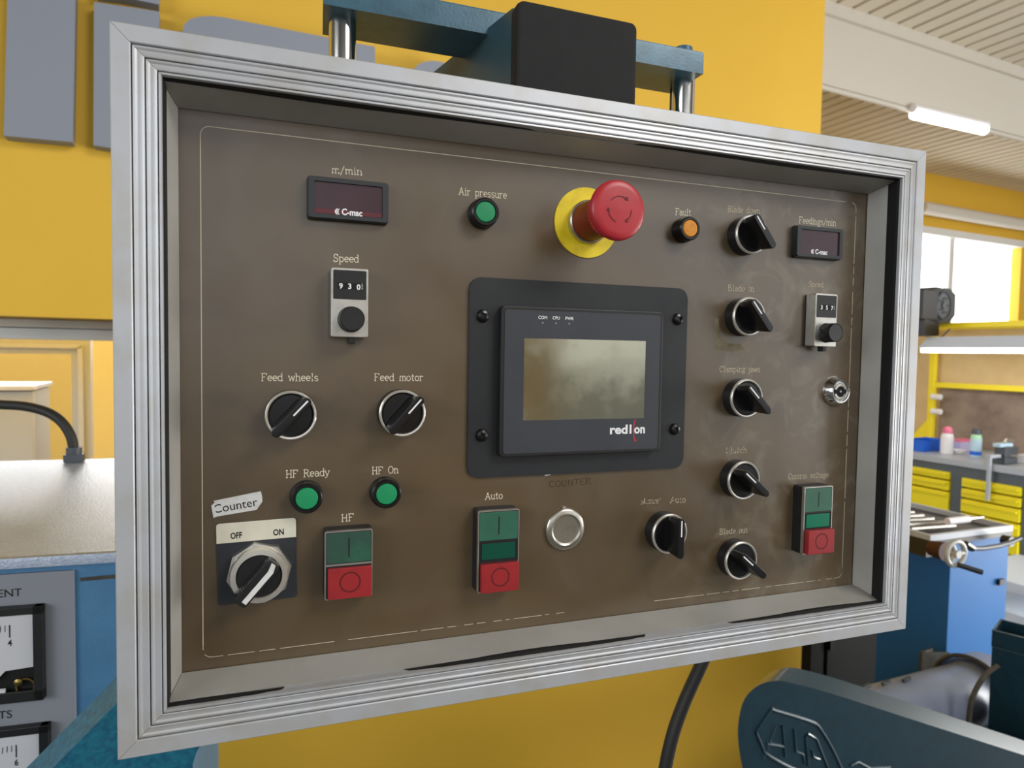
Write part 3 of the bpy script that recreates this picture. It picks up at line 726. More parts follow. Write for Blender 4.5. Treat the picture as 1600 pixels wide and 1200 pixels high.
# ---- counter OFF/ON selector with its legend plate
mb = MB(); slab(mb, rrect(45.8, 50.4, 1.8, 4), .02, .9, bev=.2)
cs = mb.build('counter_switch', M['blue_black'], con, label='large black OFF/ON selector with chrome nut and legend plate'); cs.location = P(-218.9, 0, -102.4); cs.rotation_euler = (0, math.radians(-1.0), 0)
mb = MB(); lp = [(-22.9, 13.0), (22.9, 13.0)] + [(x, z) for x, z in rrect(45.8, 24, 1.8, 4, 0, 13.2) if z > 13.5]; slab(mb, lp, .88, 1.05); mb.build('legend_strip', M['off_white'], cs)
type_me = type_mesh('OFF', 5.2 * mm, .16 * mm, 0, 'CENTER', .72); type_me.transform(Matrix.Translation((-11.8 * mm, -1.12 * mm, 15.4 * mm))); link('legend_type', type_me, M['black_print'], cs, smooth=False)
type_me = type_mesh('ON', 5.2 * mm, .16 * mm, 0, 'CENTER', .78); type_me.transform(Matrix.Translation((12.6 * mm, -1.12 * mm, 15.2 * mm))); link('legend_type', type_me, M['black_print'], cs, smooth=False)
OC = (1.0, -6.4)
mb = MB(); hx = circle(19.0, 8, OC[0], OC[1], math.radians(8)); lo = [(x * mm, -.9 * mm, z * mm) for x, z in hx]; hi = [(x * mm, -6.2 * mm, z * mm) for x, z in hx]; mb.prism(lo, hi, bev=.9 * mm)
mb.build('nut', M['satin_steel'], cs)
T_ = Matrix.Translation((OC[0] * mm, 0, OC[1] * mm))
mb = MB(); mb.lathe([(17.0 * mm, 6 * mm), (17.0 * mm, 9 * mm), (16.2 * mm, 11.6 * mm), (13.2 * mm, 11.8 * mm), (12.8 * mm, 8 * mm)], 48, mtx=T_); mb.build('ring', M['bright_ring'], cs)
mb = MB(); mb.lathe([(12.8 * mm, 7 * mm), (12.8 * mm, 10.6 * mm), (12.2 * mm, 11.2 * mm), (0, 11.2 * mm)], 40, mtx=T_)
hs = [(-3.4, 13.4), (3.4, 13.4), (4.2, 11), (4.2, -15.4), (3.2, -17.0), (-3.2, -17.0), (-4.2, -15.4), (-4.2, 11)]
th = math.radians(42)
def rt(p, a=th): return (OC[0] + p[0] * math.cos(a) + p[1] * math.sin(a), OC[1] - p[0] * math.sin(a) + p[1] * math.cos(a))
hp = [rt(p) for p in hs]; hb = [rt((p[0] * 1.15, p[1] * .95)) for p in hs]
mb.prism([(x * mm, -10.8 * mm, z * mm) for x, z in hb], [(x * mm, -21.5 * mm, z * mm) for x, z in hp], bev=.7 * mm)
for q in range(4):
    for sgn in (1, -1):
        a = rt((-4.3, sgn * (5.5 + q * 1.8))); mb.box((a[0] * mm, -17 * mm, a[1] * mm), (.7 * mm, 8 * mm, .7 * mm))
mb.build('knob', M['black_plastic'], cs)
mb = MB(); st = [rt(p) for p in ((.1, -14.4), (3.1, -14.4), (3.1, 8.6), (1.2, 12.8), (-1.6, 12.8), (.1, 7.6))]
slab(mb, st[::-1], 21.4, 21.75); mb.build('white_stripe', M['sticker'], cs)

# paper sticker
st_p = [(-243.6, -63.6), (-217.0, -59.2), (-216.2, -62.2), (-216.0, -65.6), (-219.4, -70.6), (-241.6, -73.2), (-243.6, -73.8), (-244.9, -66.4), (-243.0, -64.6)]
mb = MB(); slab(mb, st_p[::-1], .02, .3, yp=YP); stk = mb.build('paper_sticker', M['sticker'], con, label='torn white paper sticker reading Counter')
type_on('sticker_type', 'Counter', -231.2, .36, -69.6, 7.4, M['black_print'], stk, .02, 'CENTER', .98, math.radians(-7.5))
mb = MB(); slab(mb, [(-244.9, -66.2), (-243.2, -66.0), (-241.8, -73.3), (-243.7, -73.9)][::-1], .3, .6, yp=YP); mb.build('curled_edge', M['sticker'], stk, smooth=False)

# blanking plug and key lock
mb = MB(); mb.lathe([(15.0 * mm, 0), (15.2 * mm, 1.4 * mm), (14.8 * mm, 2.2 * mm), (13.6 * mm, 2.9 * mm), (11.4 * mm, 3.2 * mm), (10.4 * mm, 2.6 * mm), (9.6 * mm, 2.4 * mm), (0, 2.5 * mm)], 56)
bp_ = mb.build('blanking_plug', M['nickel'], con, label='round dished metal blanking plug below the touch screen'); bp_.location = P(-11.6, 0, -97.8)
mb = MB(); mb.box((-1.2 * mm, -.9 * mm, 15.6 * mm), (2.6 * mm, 1.6 * mm, 1.6 * mm), 0, .3 * mm); mb.build('notch_tab', M['satin_steel'], bp_)
kl = MB(); kl.lathe([(12.8 * mm, 0), (12.9 * mm, 1.2 * mm), (10.0 * mm, 6.4 * mm), (9.4 * mm, 6.9 * mm), (8.4 * mm, 6.7 * mm), (8.0 * mm, 5.6 * mm), (6.9 * mm, 5.6 * mm)], 48)
kl = kl.build('key_lock', M['chrome'], con, label='round chrome key lock beside the right border'); kl.location = P(234.4, 0, .6)
mb = MB(); mb.lathe([(7.2 * mm, 5.4 * mm), (0, 5.5 * mm)], 36); mb.build('keyway', M['black_rubber'], kl)
for a0 in (20, 200):
    mb = MB(); slab(mb, [(x, z) for x, z in arc(0, 0, 6.6, 6.6, a0, a0 + 140, 14)] + [(x, z) for x, z in arc(0, 0, 4.6, 4.6, a0 + 140, a0, 14)], 5.4, 6.2); mb.build('lock_segment', M['nickel'], kl)
mb = MB(); mb.lathe([(1.0 * mm, 5.4 * mm), (1.0 * mm, 6.4 * mm), (0, 6.8 * mm)], 12); mb.build('lock_pin', M['satin_steel'], kl)

# light smear left by an old label under the Blade in switch
mb = MB(); slab(mb, [(112.5, 58), (116, 57), (117, 47), (120, 41), (126, 38.5), (141, 38.6), (141.5, 33), (128, 32.2), (113.2, 33.5)][::-1], .01, .05, yp=YP)
mb.build('label_residue', mat('label_residue', (104, 92, 68), .6, 0, .5, (122, 110, 86), 160, (.4, .6)), con, smooth=False)

# ---- touch screen unit
mb = MB(); hp_ = rrect(171.6, 136.4, 8, 6, 0, 0); slab(mb, hp_, .02, 2.0, bev=.4)
hm = mb.build('touch_screen', M['dark_grey_plate'], con, label='dark grey touch screen unit on a black mounting plate'); hm.location = P(.2, 0, 10.8)
BZ = (-2.2, -2.2)
mb = MB(); slab(mb, rrect(126.4, 103.0, 3.4, 4, *BZ), 1.8, 8.4, bev=1.0); mb.build('screen_bezel', M['black_plastic'], hm)
mb = MB(); ring_slab(mb, rrect(121.0, 98.2, 2.4, 4, *BZ), rrect(95.0, 56.4, .3, 4, BZ[0] + 1.2, BZ[1] + 1.8), 8.2, 8.65); mb.build('overlay', M['hmi_grey'], hm)
mb = MB(); slab(mb, rrect(95.4, 56.8, .3, 4, BZ[0] + 1.2, BZ[1] + 1.8), 8.2, 8.5); mb.build('lcd_screen', M['lcd'], hm)
def hm_type(text, x, z, size, m_, bold=0, align='CENTER', sx=1):
    me = type_mesh(text, size * mm, bold * mm, 0, align, sx); me.transform(Matrix.Translation((x * mm, -8.68 * mm, z * mm))); return link('overlay_type', me, m_, hm, smooth=False)
for k, tx in enumerate(('COM', 'CPU', 'PWR')):
    x = -35.2 + k * 10.0 ; hm_type(tx, x, 41.2, 3.1, M['white_print'], .05, 'CENTER', .95)
    mb = MB(); slab(mb, circle(.6, 10, x, 38.6), 8.6, 8.68); mb.build('status_led', M['grey_print'], hm)
def fit_type(text, x0, x1, z, size, bold):
    me = type_mesh(text, size * mm, bold * mm, 0, 'LEFT', 1); xs = [v.co.x for v in me.vertices]; k = (x1 - x0) * mm / (max(xs) - min(xs))
    me.transform(Matrix.Translation((x0 * mm - min(xs) * k, -8.68 * mm, z * mm)) @ Matrix.Diagonal((k, 1, 1, 1))); link('logo_type', me, M['white_print'], hm, smooth=False)
fit_type('red', 18.6, 33.0, -39.6, 9.0, .3); fit_type('l', 34.6, 36.2, -39.6, 9.0, .3); fit_type('on', 38.4, 47.4, -39.6, 9.0, .3)
mb = MB(); po = [(39.6 - 2.2 * math.sin(math.radians(a)), -37.0 + 7.6 * math.cos(math.radians(a)) * (1 if a < 90 else 1.15)) for a in range(8, 215, 12)]
pi_ = [(40.0 - 1.7 * math.sin(math.radians(a)), -37.0 + 7.3 * math.cos(math.radians(a)) * (1 if a < 90 else 1.1)) for a in range(212, 6, -12)]
slab(mb, po + pi_, 8.66, 8.76); mb.build('logo_swoosh', mat('logo_red', (206, 40, 62), .5), hm, smooth=False)
mb = MB(); mb.lathe([(4.4 * mm, 1.8 * mm), (4.5 * mm, 2.4 * mm), (3.6 * mm, 4.2 * mm), (1.9 * mm, 4.8 * mm), (1.6 * mm, 3.4 * mm), (0, 3.3 * mm)], 24)
sc = mb.build('socket_screw', M['black_gloss'], hm)
for i, (x, z) in enumerate(((-76.4, 42.2), (77.2, 45.0), (-76.0, -38.8), (77.0, -38.2))):
    s = sc if i == 0 else sc.copy()
    if i: COL.objects.link(s)
    s.location = (x * mm, 0, z * mm)
# chips of bare metal at the plate's edge
mb = MB(); slab(mb, [(-28, -57.0), (-20, -56.6), (-25, -58.4), (-28, -58.6)], .3, .5, yp=YP); mb.build('paint_chip', M['white_print'], con, smooth=False)

# ================================================================== SUPPORT ARM above the console
arm = thing('support_arm', 'teal steel boom with crossbar and chrome posts carrying the console', 'support arm', (0, .12, Z0 + .2))
def local(o, pts): return [Vector(p) - o.location for p in pts]
YB = .115
fa = [hitY(505, 9, YB), hitY(1099, 113, YB), hitY(1099, 96, YB), hitY(504, -18, YB)]
zl0 = fa[0].z; ztop = zl0 + .021
xL, xR = fa[0].x, fa[1].x
zR0 = fa[1].z
def bar_pt(x, y, up): return Vector((x, y, (zl0 + zR0) / 2 + (.020 if up else 0)))
mb = MB(); mb.prism(local(arm, [bar_pt(xL, YB, 0), bar_pt(xL + .003, YB + .05, 0), bar_pt(xR, YB + .05, 0), bar_pt(xR, YB, 0)]), local(arm, [bar_pt(xL, YB, 1), bar_pt(xL + .003, YB + .05, 1), bar_pt(xR, YB + .05, 1), bar_pt(xR, YB, 1)]), bev=.003)
mb.build('crossbar', M['teal_light'], arm)
for u, r in ((535, .0103), (1069, .0103)):
    q = hitY(u, 100, YB + .022)
    mb = MB(); mb.tube(local(arm, [(q.x, YB + .022, Z0 + .192), (q.x, YB + .022, bar_pt(0, 0, 0).z + .001)]), r, 24); mb.build('post', M['chrome'], arm)
q = hitY(1070, 92, YB + .022)
mb = MB(); zb = bar_pt(0, 0, 1).z
mb.tube(local(arm, [(q.x - .002, YB + .022, zb - .002), (q.x - .002, YB + .022, zb + .010)]), .0085, 20); mb.build('post_pin', M['teal_light'], arm)
# boom: tapered box that comes towards the viewer, black end cap
YC = .06
c0 = [hitY(808, -2, YC), hitY(997, 42, YC), hitY(995, 175, YC), hitY(806, 150, YC)]
x0, x1 = c0[3].x, c0[1].x; zt = (c0[0].z + c0[1].z) / 2; z_b = Z0 + .199
zt = c0[1].z + .003
back_top = atD(640, 143, .95)
prof = rrect((x1 - x0) * 1000, (zt - z_b) * 1000, 6, 4, (x0 + x1) * 500, (zt + z_b) * 500)
mb = MB(); mb.prism(local(arm, [(x * mm, YC + .012, z * mm) for x, z in prof]), local(arm, [(x * mm, YC, z * mm) for x, z in prof]), bev=.0035); mb.build('end_cap', mat('matt_black_cap', (30, 30, 31), .7, 0, .25, (34, 34, 34), 60), arm)
M['boom_teal'] = mat('dark_teal_boom', (38, 66, 78), .45, 0, .4, (46, 74, 84), 40)
bq_ = on_plane(640, 143, (x0 - .03, 0, 0), Vector((1, 0, 0))); yb2, zb2 = bq_.y, bq_.z      # rear top corner of the tapered boom
mb = MB(); mb.prism(local(arm, [(x0 + .001, YC + .0125, z_b), (x1 - .001, YC + .0125, z_b), (x1 - .001, YC + .0125, zt - .001), (x0 + .001, YC + .0125, zt - .001)]),
                    local(arm, [(x0 - .03, yb2, z_b), (x1 - .02, yb2, z_b), (x1 - .02, yb2, zb2), (x0 - .03, yb2, zb2)]))
mb.build('boom', M['boom_teal'], arm, smooth=False)
q = hitY(1057, 100, YB + .04); mb = MB(); mb.tube(local(arm, [(q.x, YB + .04, Z0 + .192), (q.x, YB + .04, bar_pt(0, 0, 0).z + .001)]), .0055, 16); mb.build('dark_rod', M['black_plastic'], arm)  # thin black rod just behind the right post

# cable leaving the console
mb = MB(); y_ = .12
pts = [hitY(1120, 985, y_), hitY(1095, 1040, y_), hitY(1068, 1100, y_), hitY(1048, 1160, y_), hitY(1036, 1230, y_), hitY(1034, 1330, y_), hitY(1040, 1480, y_)]
def smooth_path(p, k=5):
    out = []
    for i in range(len(p) - 1):
        a, b, c, d = p[max(i - 1, 0)], p[i], p[i + 1], p[min(i + 2, len(p) - 1)]
        for j in range(k):
            t = j / k; out.append(.5 * ((2 * b) + (c - a) * t + (2 * a - 5 * b + 4 * c - d) * t * t + (3 * b - a - 3 * c + d) * t ** 3))
    return out + [p[-1]]
mb.tube(smooth_path(pts), .0062, 12); mb.build('console_cable', M['cable'], label='black cable hanging from underneath the console', category='cable')

# ================================================================== LEFT: blue generator cabinet with meters
ZT = 1.42
A0, A1 = hitZ(0, 872, ZT), hitZ(174, 862, ZT); Bk0, Bk1 = hitZ(0, 721, ZT), hitZ(174, 718, ZT)
fx = (A1 - A0).normalized(); fn = Vector((fx.y, -fx.x, 0))            # along the front, and out of it
gen = thing('generator_cabinet', 'blue hammered metal cabinet with silver lid and grey meter plate', 'machine cabinet', (A1.x, A1.y, .0))
dep = (Bk0 - A0).dot(-fn); Lf, Rt = -.75, .01
def G(s, d, z): q = A1 + fx * s - fn * d; return Vector((q.x, q.y, z)) - gen.location
def gbox(mb, s0, s1, d0, d1, z0, z1, bev=0):
    return mb.prism([G(s0, d0, z0), G(s1, d0, z0), G(s1, d1, z0), G(s0, d1, z0)], [G(s0, d0, z1), G(s1, d0, z1), G(s1, d1, z1), G(s0, d1, z1)], bev=bev)
mb = MB(); gbox(mb, Lf, Rt, .008, dep, .25, ZT - .013); mb.build('body', M['cab_blue'], gen, smooth=False)
mb = MB(); gbox(mb, Lf, Rt, -.002, dep + .01, ZT - .012, ZT, bev=.005); mb.build('lid', M['silver_hammer'], gen)
def onf(u, v, d=0): return on_plane(u, v, A1 - fn * d, fn)
pr = onf(114, 1000).copy(); sP = (pr - A1).dot(fx); zP1 = onf(112, 893).z
mb = MB(); gbox(mb, -.6, sP, .004, .0085, .70, zP1); mb.build('meter_plate', M['plate_grey'], gen, smooth=False)
def fs(u, v): q = onf(u, v); return (q - A1).dot(fx), q.z
def meter(s1, z0, z1, lab, marks):
    w_ = (z1 - z0) * .98
    mb = MB()
    s0 = s1 - w_
    for a in ((s0, s0 + .012, z0, z1), (s1 - .0085, s1, z0, z1), (s0, s1, z0, z0 + .012), (s0, s1, z1 - .0085, z1)): gbox(mb, a[0], a[1], -.0055, .004, a[2], a[3], bev=.0008)
    o = mb.build('panel_meter', M['black_plastic'], gen, smooth=False, label=lab)
    zc_ = z0 + (z1 - z0) * .30
    mb = MB(); gbox(mb, s0 + .008, s1 - .006, .001, .004, z0 + .006, z1 - .006); mb.build('meter_back', M['black_rubber'], o, smooth=False)
    pl_ = [(s0 + .01, z1 - .0085), (s0 + .01, zc_ - .012), (s1 - .045, zc_ - .006), (s1 - .036, zc_ + .004), (s1 - .0095, zc_ + .006), (s1 - .0095, z1 - .0085)]
    mb = MB(); mb.prism([G(a, .001, b) for a, b in pl_], [G(a, -.0035, b) for a, b in pl_]); mb.build('dial_face', M['meter_white'], o, smooth=False)
    mb = MB(); gbox(mb, s0 + .02, s1 - .036, -.0045, -.003, z0 + .010, zc_ - .015); mb.build('name_plate', M['meter_white'], o, smooth=False)
    ctr = G(s1 - .024, -.002, zc_ - .010)
    fr_ang = math.atan2(fx.y, fx.x)
    Mx = Matrix.Translation(ctr) @ Matrix.Rotation(fr_ang, 4, 'Z')
    mb = MB(); mb.lathe([(.004, 0), (.004, .002), (.002, .003), (0, .003)], 20, mtx=Mx); mb.lathe([(.0095, -.002), (.0095, 0), (.0078, 0), (.0078, -.002)], 24, mtx=Matrix.Translation(ctr + Vector((0, 0, -.006)) + fx * .006) @ Matrix.Rotation(fr_ang, 4, 'Z')); mb.build('zero_screw', M['brass'], o)
    # scale
    bm = bmesh.new()
    cs_, cz_, rad = s1 - .078, z0 + .0, (z1 - z0) * .86
    for k in range(12):
        s = s1 - .031 - k * .0042; zt_ = z1 - .019 - .00012 * k * k
        big = k == 0 or k == 8
        for a, b_, ww in (((s, zt_), (s - .0006 * k * .3, zt_ - (.014 if big else .007)), .0013 if big else .0007),):
            d_ = Vector((ww / 2, 0))
            q = [(a[0] - ww / 2, a[1]), (b_[0] - ww / 2, b_[1]), (b_[0] + ww / 2, b_[1]), (a[0] + ww / 2, a[1])]
            bm.faces.new([bm.verts.new(G(x, -.0037, z)) for x, z in q])
    me = bpy.data.meshes.new('scale_marks'); bm.to_mesh(me); bm.free(); link('scale_marks', me, M['black_print'], o, smooth=False)
    for tx, s, z in marks:
        me = type_mesh(tx, .0095, .0002, 0, 'CENTER', .8); me.transform(Matrix.Translation(G(s, -.0038, z)) @ Matrix.Rotation(fr_ang, 4, 'Z')); link('scale_number', me, M['black_print'], o, smooth=False)
s1, zt_ = fs(68, 944); _, zb_ = fs(69, 1090)
meter(s1, zb_, zt_, 'upper square meter under CURRENT with white dial', (('4', s1 - .031, zt_ - .042),))
s2, zt2 = fs(76, 1129)
meter(s2 + .001, zt2 - (zt_ - zb_), zt2, 'lower square meter under VOLTS with white dial', (('6', s2 - .03, zt2 - .042), ('5', s2 - .062, zt2 - .047)))
fr_ang = math.atan2(fx.y, fx.x)
for tx, u, v in (('CURRENT', 32, 933), ('VOLTS', 17, 1124)):
    s, z = fs(u, v); me = type_mesh(tx, .0125, 0, 0, 'RIGHT', 1.0); me.transform(Matrix.Translation(G(s, .0036, z)) @ Matrix.Rotation(fr_ang, 4, 'Z')); link('plate_type', me, M['black_print'], gen, smooth=False)
# worn paint stripe
s_a, z_a = fs(122, 909); s_b, z_b_ = fs(178, 903)
mb = MB(); mb.prism([G(s_a, .0078, z_a - .002), G(.05, .0078, z_b_ - .002), G(.05, .0078, z_b_ + .003), G(s_a, .0078, z_a + .002)], [G(s_a, .0072, z_a - .002), G(.05, .0072, z_b_ - .002), G(.05, .0072, z_b_ + .003), G(s_a, .0072, z_a + .002)]); mb.build('tape_residue', M['rust_channel'], gen, smooth=False)
# power cable and gland on the lid
gp = hitZ(116, 722, ZT)
cb = thing('power_cable', 'black power cable arching out of the silver cabinet lid', 'cable', gp)
Dg = (gp - CAM).dot(CAMROT @ Vector((0, 0, -1)))
pts = [atD(u, v, Dg) for u, v in ((116, 716), (115, 700), (110, 680), (97, 660), (78, 646), (50, 637), (15, 633), (-60, 632), (-160, 640))]
pts[0] = gp + Vector((0, 0, .012))
mb = MB(); mb.tube([q - gp for q in smooth_path(pts)], .0095, 12); mb.build('cable', M['cable'], cb)
mb = MB(); mb.tube([(0, 0, .001), (0, 0, .016)], .019, 6); mb.tube([(0, 0, .016), (0, 0, .03)], .014, 16); mb.build('cable_gland', M['tool_grey'], cb)
# pale box behind the cabinet
q0, q1 = atD(-60, 612, 2.2), atD(31, 730, 2.2)
mb = MB(); mb.box(((q0.x + q1.x) / 2, q0.y + .15, q0.z / 2), (abs(q1.x - q0.x), .3, q0.z), BROT, .004); 
bxo = mb.build('junction_cabinet', M['grey_frame'], label='pale grey metal box behind the silver cabinet lid', category='cabinet')
mb = MB(); mb.box(((q0.x + q1.x) / 2, q0.y + .14, q0.z + .012), (abs(q1.x - q0.x) + .02, .33, .016), BROT, .004); mb.build('top_cover', M['white_plastic'], bxo)

# teal machine stand in front of the cabinet, below the console
stn = thing('machine_stand', 'teal hammered stand with sloping top edge under the console corner', 'machine stand', (-.25, .16, 0))
YS = .20
front = [hitY(82, 1200, YS), hitY(184, 1096, YS), hitY(250, 1040, YS), hitY(312, 1090, YS), hitY(318, 1166, YS), hitY(292, 1210, YS)]
front = [hitY(70, 1213, YS), hitY(184, 1097, YS), hitY(240, 1040, YS), hitY(300, 1110, YS), hitY(316, 1163, YS), hitY(296, 1194, YS)]
low = [Vector((q.x, q.y, 0)) for q in front]
poly = front[:5] + [front[5]] + [Vector((front[5].x, YS, 1.0)), Vector((front[5].x, YS, 0)), Vector((front[0].x - .25, YS, 0)), Vector((front[0].x - .25, YS, front[0].z - .25))]
back = [q + Vector((-.012, .03, .002)) for q in poly]
mb = MB(); mb.prism(local(stn, back), local(stn, poly), bev=.0025); mb.build('stand_body', M['teal'], stn)
e = [hitY(316, 1163, YS), hitY(326, 1150, YS + .05), hitY(326, 1300, YS + .05), hitY(296, 1194, YS)]
mb = MB(); a_ = hitY(326, 1150, YS + .03); b2 = hitY(326, 1400, YS + .03)
a_ = hitY(319, 1170, YS + .05); mb.box(Vector((a_.x, YS + .05, .62)) - stn.location, (.008, .035, 1.24)); mb.build('side_rib', M['teal_light'], stn, smooth=False)

# ================================================================== RIGHT FOREGROUND: teal machine guard
gd = thing('machine_guard', 'dark teal rounded machine guard with a raised oval emblem', 'machine guard', (.75, .5, 0))
YG = .62
gpts = [(1170, 1240), (1158, 1190), (1153, 1150), (1155, 1120), (1162, 1095), (1175, 1078), (1194, 1067), (1216, 1064), (1240, 1068), (1300, 1084), (1400, 1116), (1500, 1148), (1600, 1180), (1700, 1212)]
fp = smooth_path([hitY(u, v, YG) for u, v in gpts], 4)
fp += [Vector((fp[-1].x, YG, 0)), Vector((fp[0].x + .03, YG, 0))]
bk = [q + Vector((math.sin(math.radians(60)), math.cos(math.radians(60)), 0)) * .075 for q in fp]
mb = MB(); mb.prism(local(gd, bk), local(gd, fp), bev=.006); mb.build('guard_body', M['teal_dark'], gd)
def gq(u, v, o=0): return hitY(u, v, YG) - gd.location + Vector((0, -o, 0))
# raised emblem outline and letters
em = [(1181, 1144), (1203, 1111), (1212, 1110), (1268, 1128), (1282, 1140), (1300, 1170), (1312, 1196), (1318, 1215), (1250, 1205), (1200, 1180), (1190, 1165)]
mb = MB(); mb.tube(smooth_path([gq(u, v, .001) for u, v in em + [em[0]]], 4), .0032, 8, cap=False); mb.build('emblem_rim', M['teal_dark'], gd)
mb = MB()
for path in (((1192, 1186), (1212, 1134), (1222, 1134), (1226, 1182)), ((1198, 1162), (1224, 1166)), ((1240, 1138), (1243, 1174), (1254, 1178), (1256, 1192)), ((1262, 1196), (1258, 1150), (1262, 1146), (1275, 1154), (1293, 1200)), ((1268, 1170), (1270, 1182), (1280, 1186))):
    mb.tube([gq(u, v, .001) for u, v in path], .0026, 6)
mb.build('emblem_letters', M['teal_dark'], gd)
mb = MB(); mb.tube([gq(u, v, .001) for u, v in ((1328, 1196), (1340, 1190), (1362, 1202), (1390, 1198))], .003, 6); mb.build('cast_mark', M['teal_dark'], gd)

# grey duct with bolts
DD = 1.0
d0, d1 = atD(1335, 1136, 1.92), atD(1560, 1070, 2.2)
du = thing('grey_duct', 'smooth grey extraction duct behind the teal guard', 'duct', (d0 + d1) / 2)
mb = MB(); mb.tube([d0 - du.location - (d1 - d0) * .1, d0 - du.location, d1 - du.location, d1 - du.location], .094, 36); mb.build('pipe', M['duct_grey'], du)
for u, v in ((1348, 1073), (1379, 1067), (1411, 1062)):
    t_ = (u - 1335) / 225; D_ = 1.90 + .28 * t_
    q = atD(u, v + 2, D_) - du.location
    mb = MB(); mb.tube([q - fx * .0, q + (d1 - d0).normalized() * .03 + Vector((0, 0, .004))], .006, 8); mb.build('clip', M['tool_grey'], du)
# wide collar ring
rg_c = atD(1516, 1088, 2.14); ax = (d1 - d0).normalized()
cl = MB(); a = ax.cross(Vector((0, 0, 1))).normalized(); b = a.cross(ax)
pts = [rg_c + (a * math.cos(t) + b * math.sin(t)) * .124 for t in [2 * PI * i / 40 for i in range(41)]]
cl.tube(pts, .006, 8, cap=False); cl.build('duct_collar', M['rust_channel'], du).location = -du.location
mb = MB(); mb.tube([rg_c - du.location, rg_c + ax * .085 - du.location], .122, 36, cap=False); mb.tube([rg_c - du.location + ax * .05, rg_c + ax * .08 - du.location], .117, 36); mb.build('outer_sleeve', M['duct_grey'], du)
# brown channel bracket
ch0 = atD(1441, 1020, 2.34)
mb = MB(); u1 = Vector((math.sin(math.radians(108)), math.cos(math.radians(108)), 0)); u2 = Vector((math.sin(math.radians(78)), math.cos(math.radians(78)), 0))
for a_, b_, zt0 in ((ch0, ch0 + u1 * .10, ch0.z), (ch0, ch0 + u2 * .075, ch0.z)):
    nn = (b_ - a_).normalized(); nn = Vector((-nn.y, nn.x, 0)) * .010
    base = [Vector((q.x, q.y, 0)) for q in (a_, b_, b_ + nn, a_ + nn)]
    mb.prism(base, [q + Vector((0, 0, zt0)) for q in base], bev=.002)
mb.build('channel_bracket', M['rust_channel'], smooth=False, label='brown steel channel bracket beside the grey duct', category='bracket')
# open teal bin on the right
tb = thing('teal_bin', 'dark teal open metal box at the lower right edge', 'metal box', atD(1600, 1100, 2.02))
YT = tb.location.y - .02
c_l = hitY(1550, 984, YT); zt_ = c_l.z; xl = c_l.x
def tp(x, y, z): return Vector((x, y, z)) - tb.location
mb = MB(); th_ = .006
rz_ = math.radians(-20)
def tbox(mb, s0, s1, d0, d1, z0, z1):
    ux = Vector((math.sin(math.radians(155)), math.cos(math.radians(155)), 0)); uy = Vector((-ux.y, ux.x, 0)); o = Vector((xl, YT, 0)) - tb.location
    def q(s, d, z): return o + ux * s + uy * d + Vector((0, 0, z))
    return mb.prism([q(s0, d0, z0), q(s1, d0, z0), q(s1, d1, z0), q(s0, d1, z0)], [q(s0, d0, z1), q(s1, d0, z1), q(s1, d1, z1), q(s0, d1, z1)], bev=.001)
for a in ((0, .2, 0, th_), (0, .2, .12 - th_, .12), (0, th_, th_, .12 - th_), (.2 - th_, .2, th_, .12 - th_)): tbox(mb, a[0], a[1], a[2], a[3], zt_ - .048, zt_)
mb.build('rim_band', M['teal_dark'], tb, smooth=False)
mb = MB(); tbox(mb, .0015, .1985, .0015, .1185, 0.0, zt_ - .049); mb.build('bin_body', M['teal_dark'], tb, smooth=False)
# thin hose by the bin
hp2 = [atD(u, v, 1.9) for u, v in ((1560, 1040), (1545, 1050), (1530, 1068), (1519, 1092), (1514, 1120), (1512, 1160))]
mb = MB(); mb.tube(smooth_path(hp2), .007, 10); mb.build('thin_hose', M['rust_channel'], label='thin brown hose curving down beside the teal box', category='hose')

# ================================================================== RIGHT BACKGROUND
# black cabinet at the end of the yellow wall
bc = thing('black_cabinet', 'black metal cabinet with chrome handle at the end of yellow wall', 'cabinet', W(3.05, 2.75, 0), BROT)
q0, q1 = hitE(1272, 1000, 2.0), hitE(1394, 1000, 2.0)
bc.location = (q0 + q1) / 2; bc.location.z = 0; wd = (q1 - q0).length
mb = MB(); mb.box((0, .16, .38), (wd, .3, .76)); mb.build('body', M['black_cab'], bc, smooth=False)
mb = MB(); mb.box((.0, .005, .38), (wd * .66, .012, .62), 0, .005); mb.build('door', M['black_cab'], bc)
hq = hitE(1297, 1006, 2.0); lx = (hq - bc.location).dot(EX)
mb = MB(); mb.tube([(lx, -.008, hq.z - .025), (lx, -.008, hq.z + .04)], .008, 10); mb.build('handle', M['chrome'], bc)

# blue machine cart
za = 1.0
cr = on_plane(1486, 860, atD(1486, 860, 2.35), CAMROT @ Vector((0, 0, -1)))
fxd = Vector((math.sin(math.radians(88)), math.cos(math.radians(88)), 0)); fyd = Vector((-fxd.y, fxd.x, 0))
cart = thing('blue_machine_cabinet', 'bright blue machine cabinet with tool tray top and handwheel', 'machine cabinet', (cr.x, cr.y, 0), math.atan2(fxd.y, fxd.x))
mb = MB(); ztop_ = on_plane(1486, 838, cr, Vector((cr.x - CAM.x, cr.y - CAM.y, 0)).normalized()).z
rr_ = on_plane(1575, 880, cr, fyd); wv = (rr_ - cr).dot(fxd)
mb.box((wv / 2, .14, ztop_ / 2), (wv, .28, ztop_), 0, .004); mb.build('body', M['mach_blue'], cart)
mb = MB()
for a in ((-.12, wv - .03, -.02, -.005), (-.12, wv - .03, .68, .70), (-.135, -.12, -.02, .70), (wv - .03, wv - .015, -.02, .70)): mb.box(((a[0] + a[1]) / 2, (a[2] + a[3]) / 2, ztop_ + .010), (a[1] - a[0], a[3] - a[2], .02))
mb.build('tray_rim', M['bench_top'], cart, smooth=False)
mb = MB(); mb.box(((wv - .15) / 2, .34, ztop_ - .008), (wv + .12, .715, .02)); mb.build('tray_floor', M['black_plastic'], cart, smooth=False)
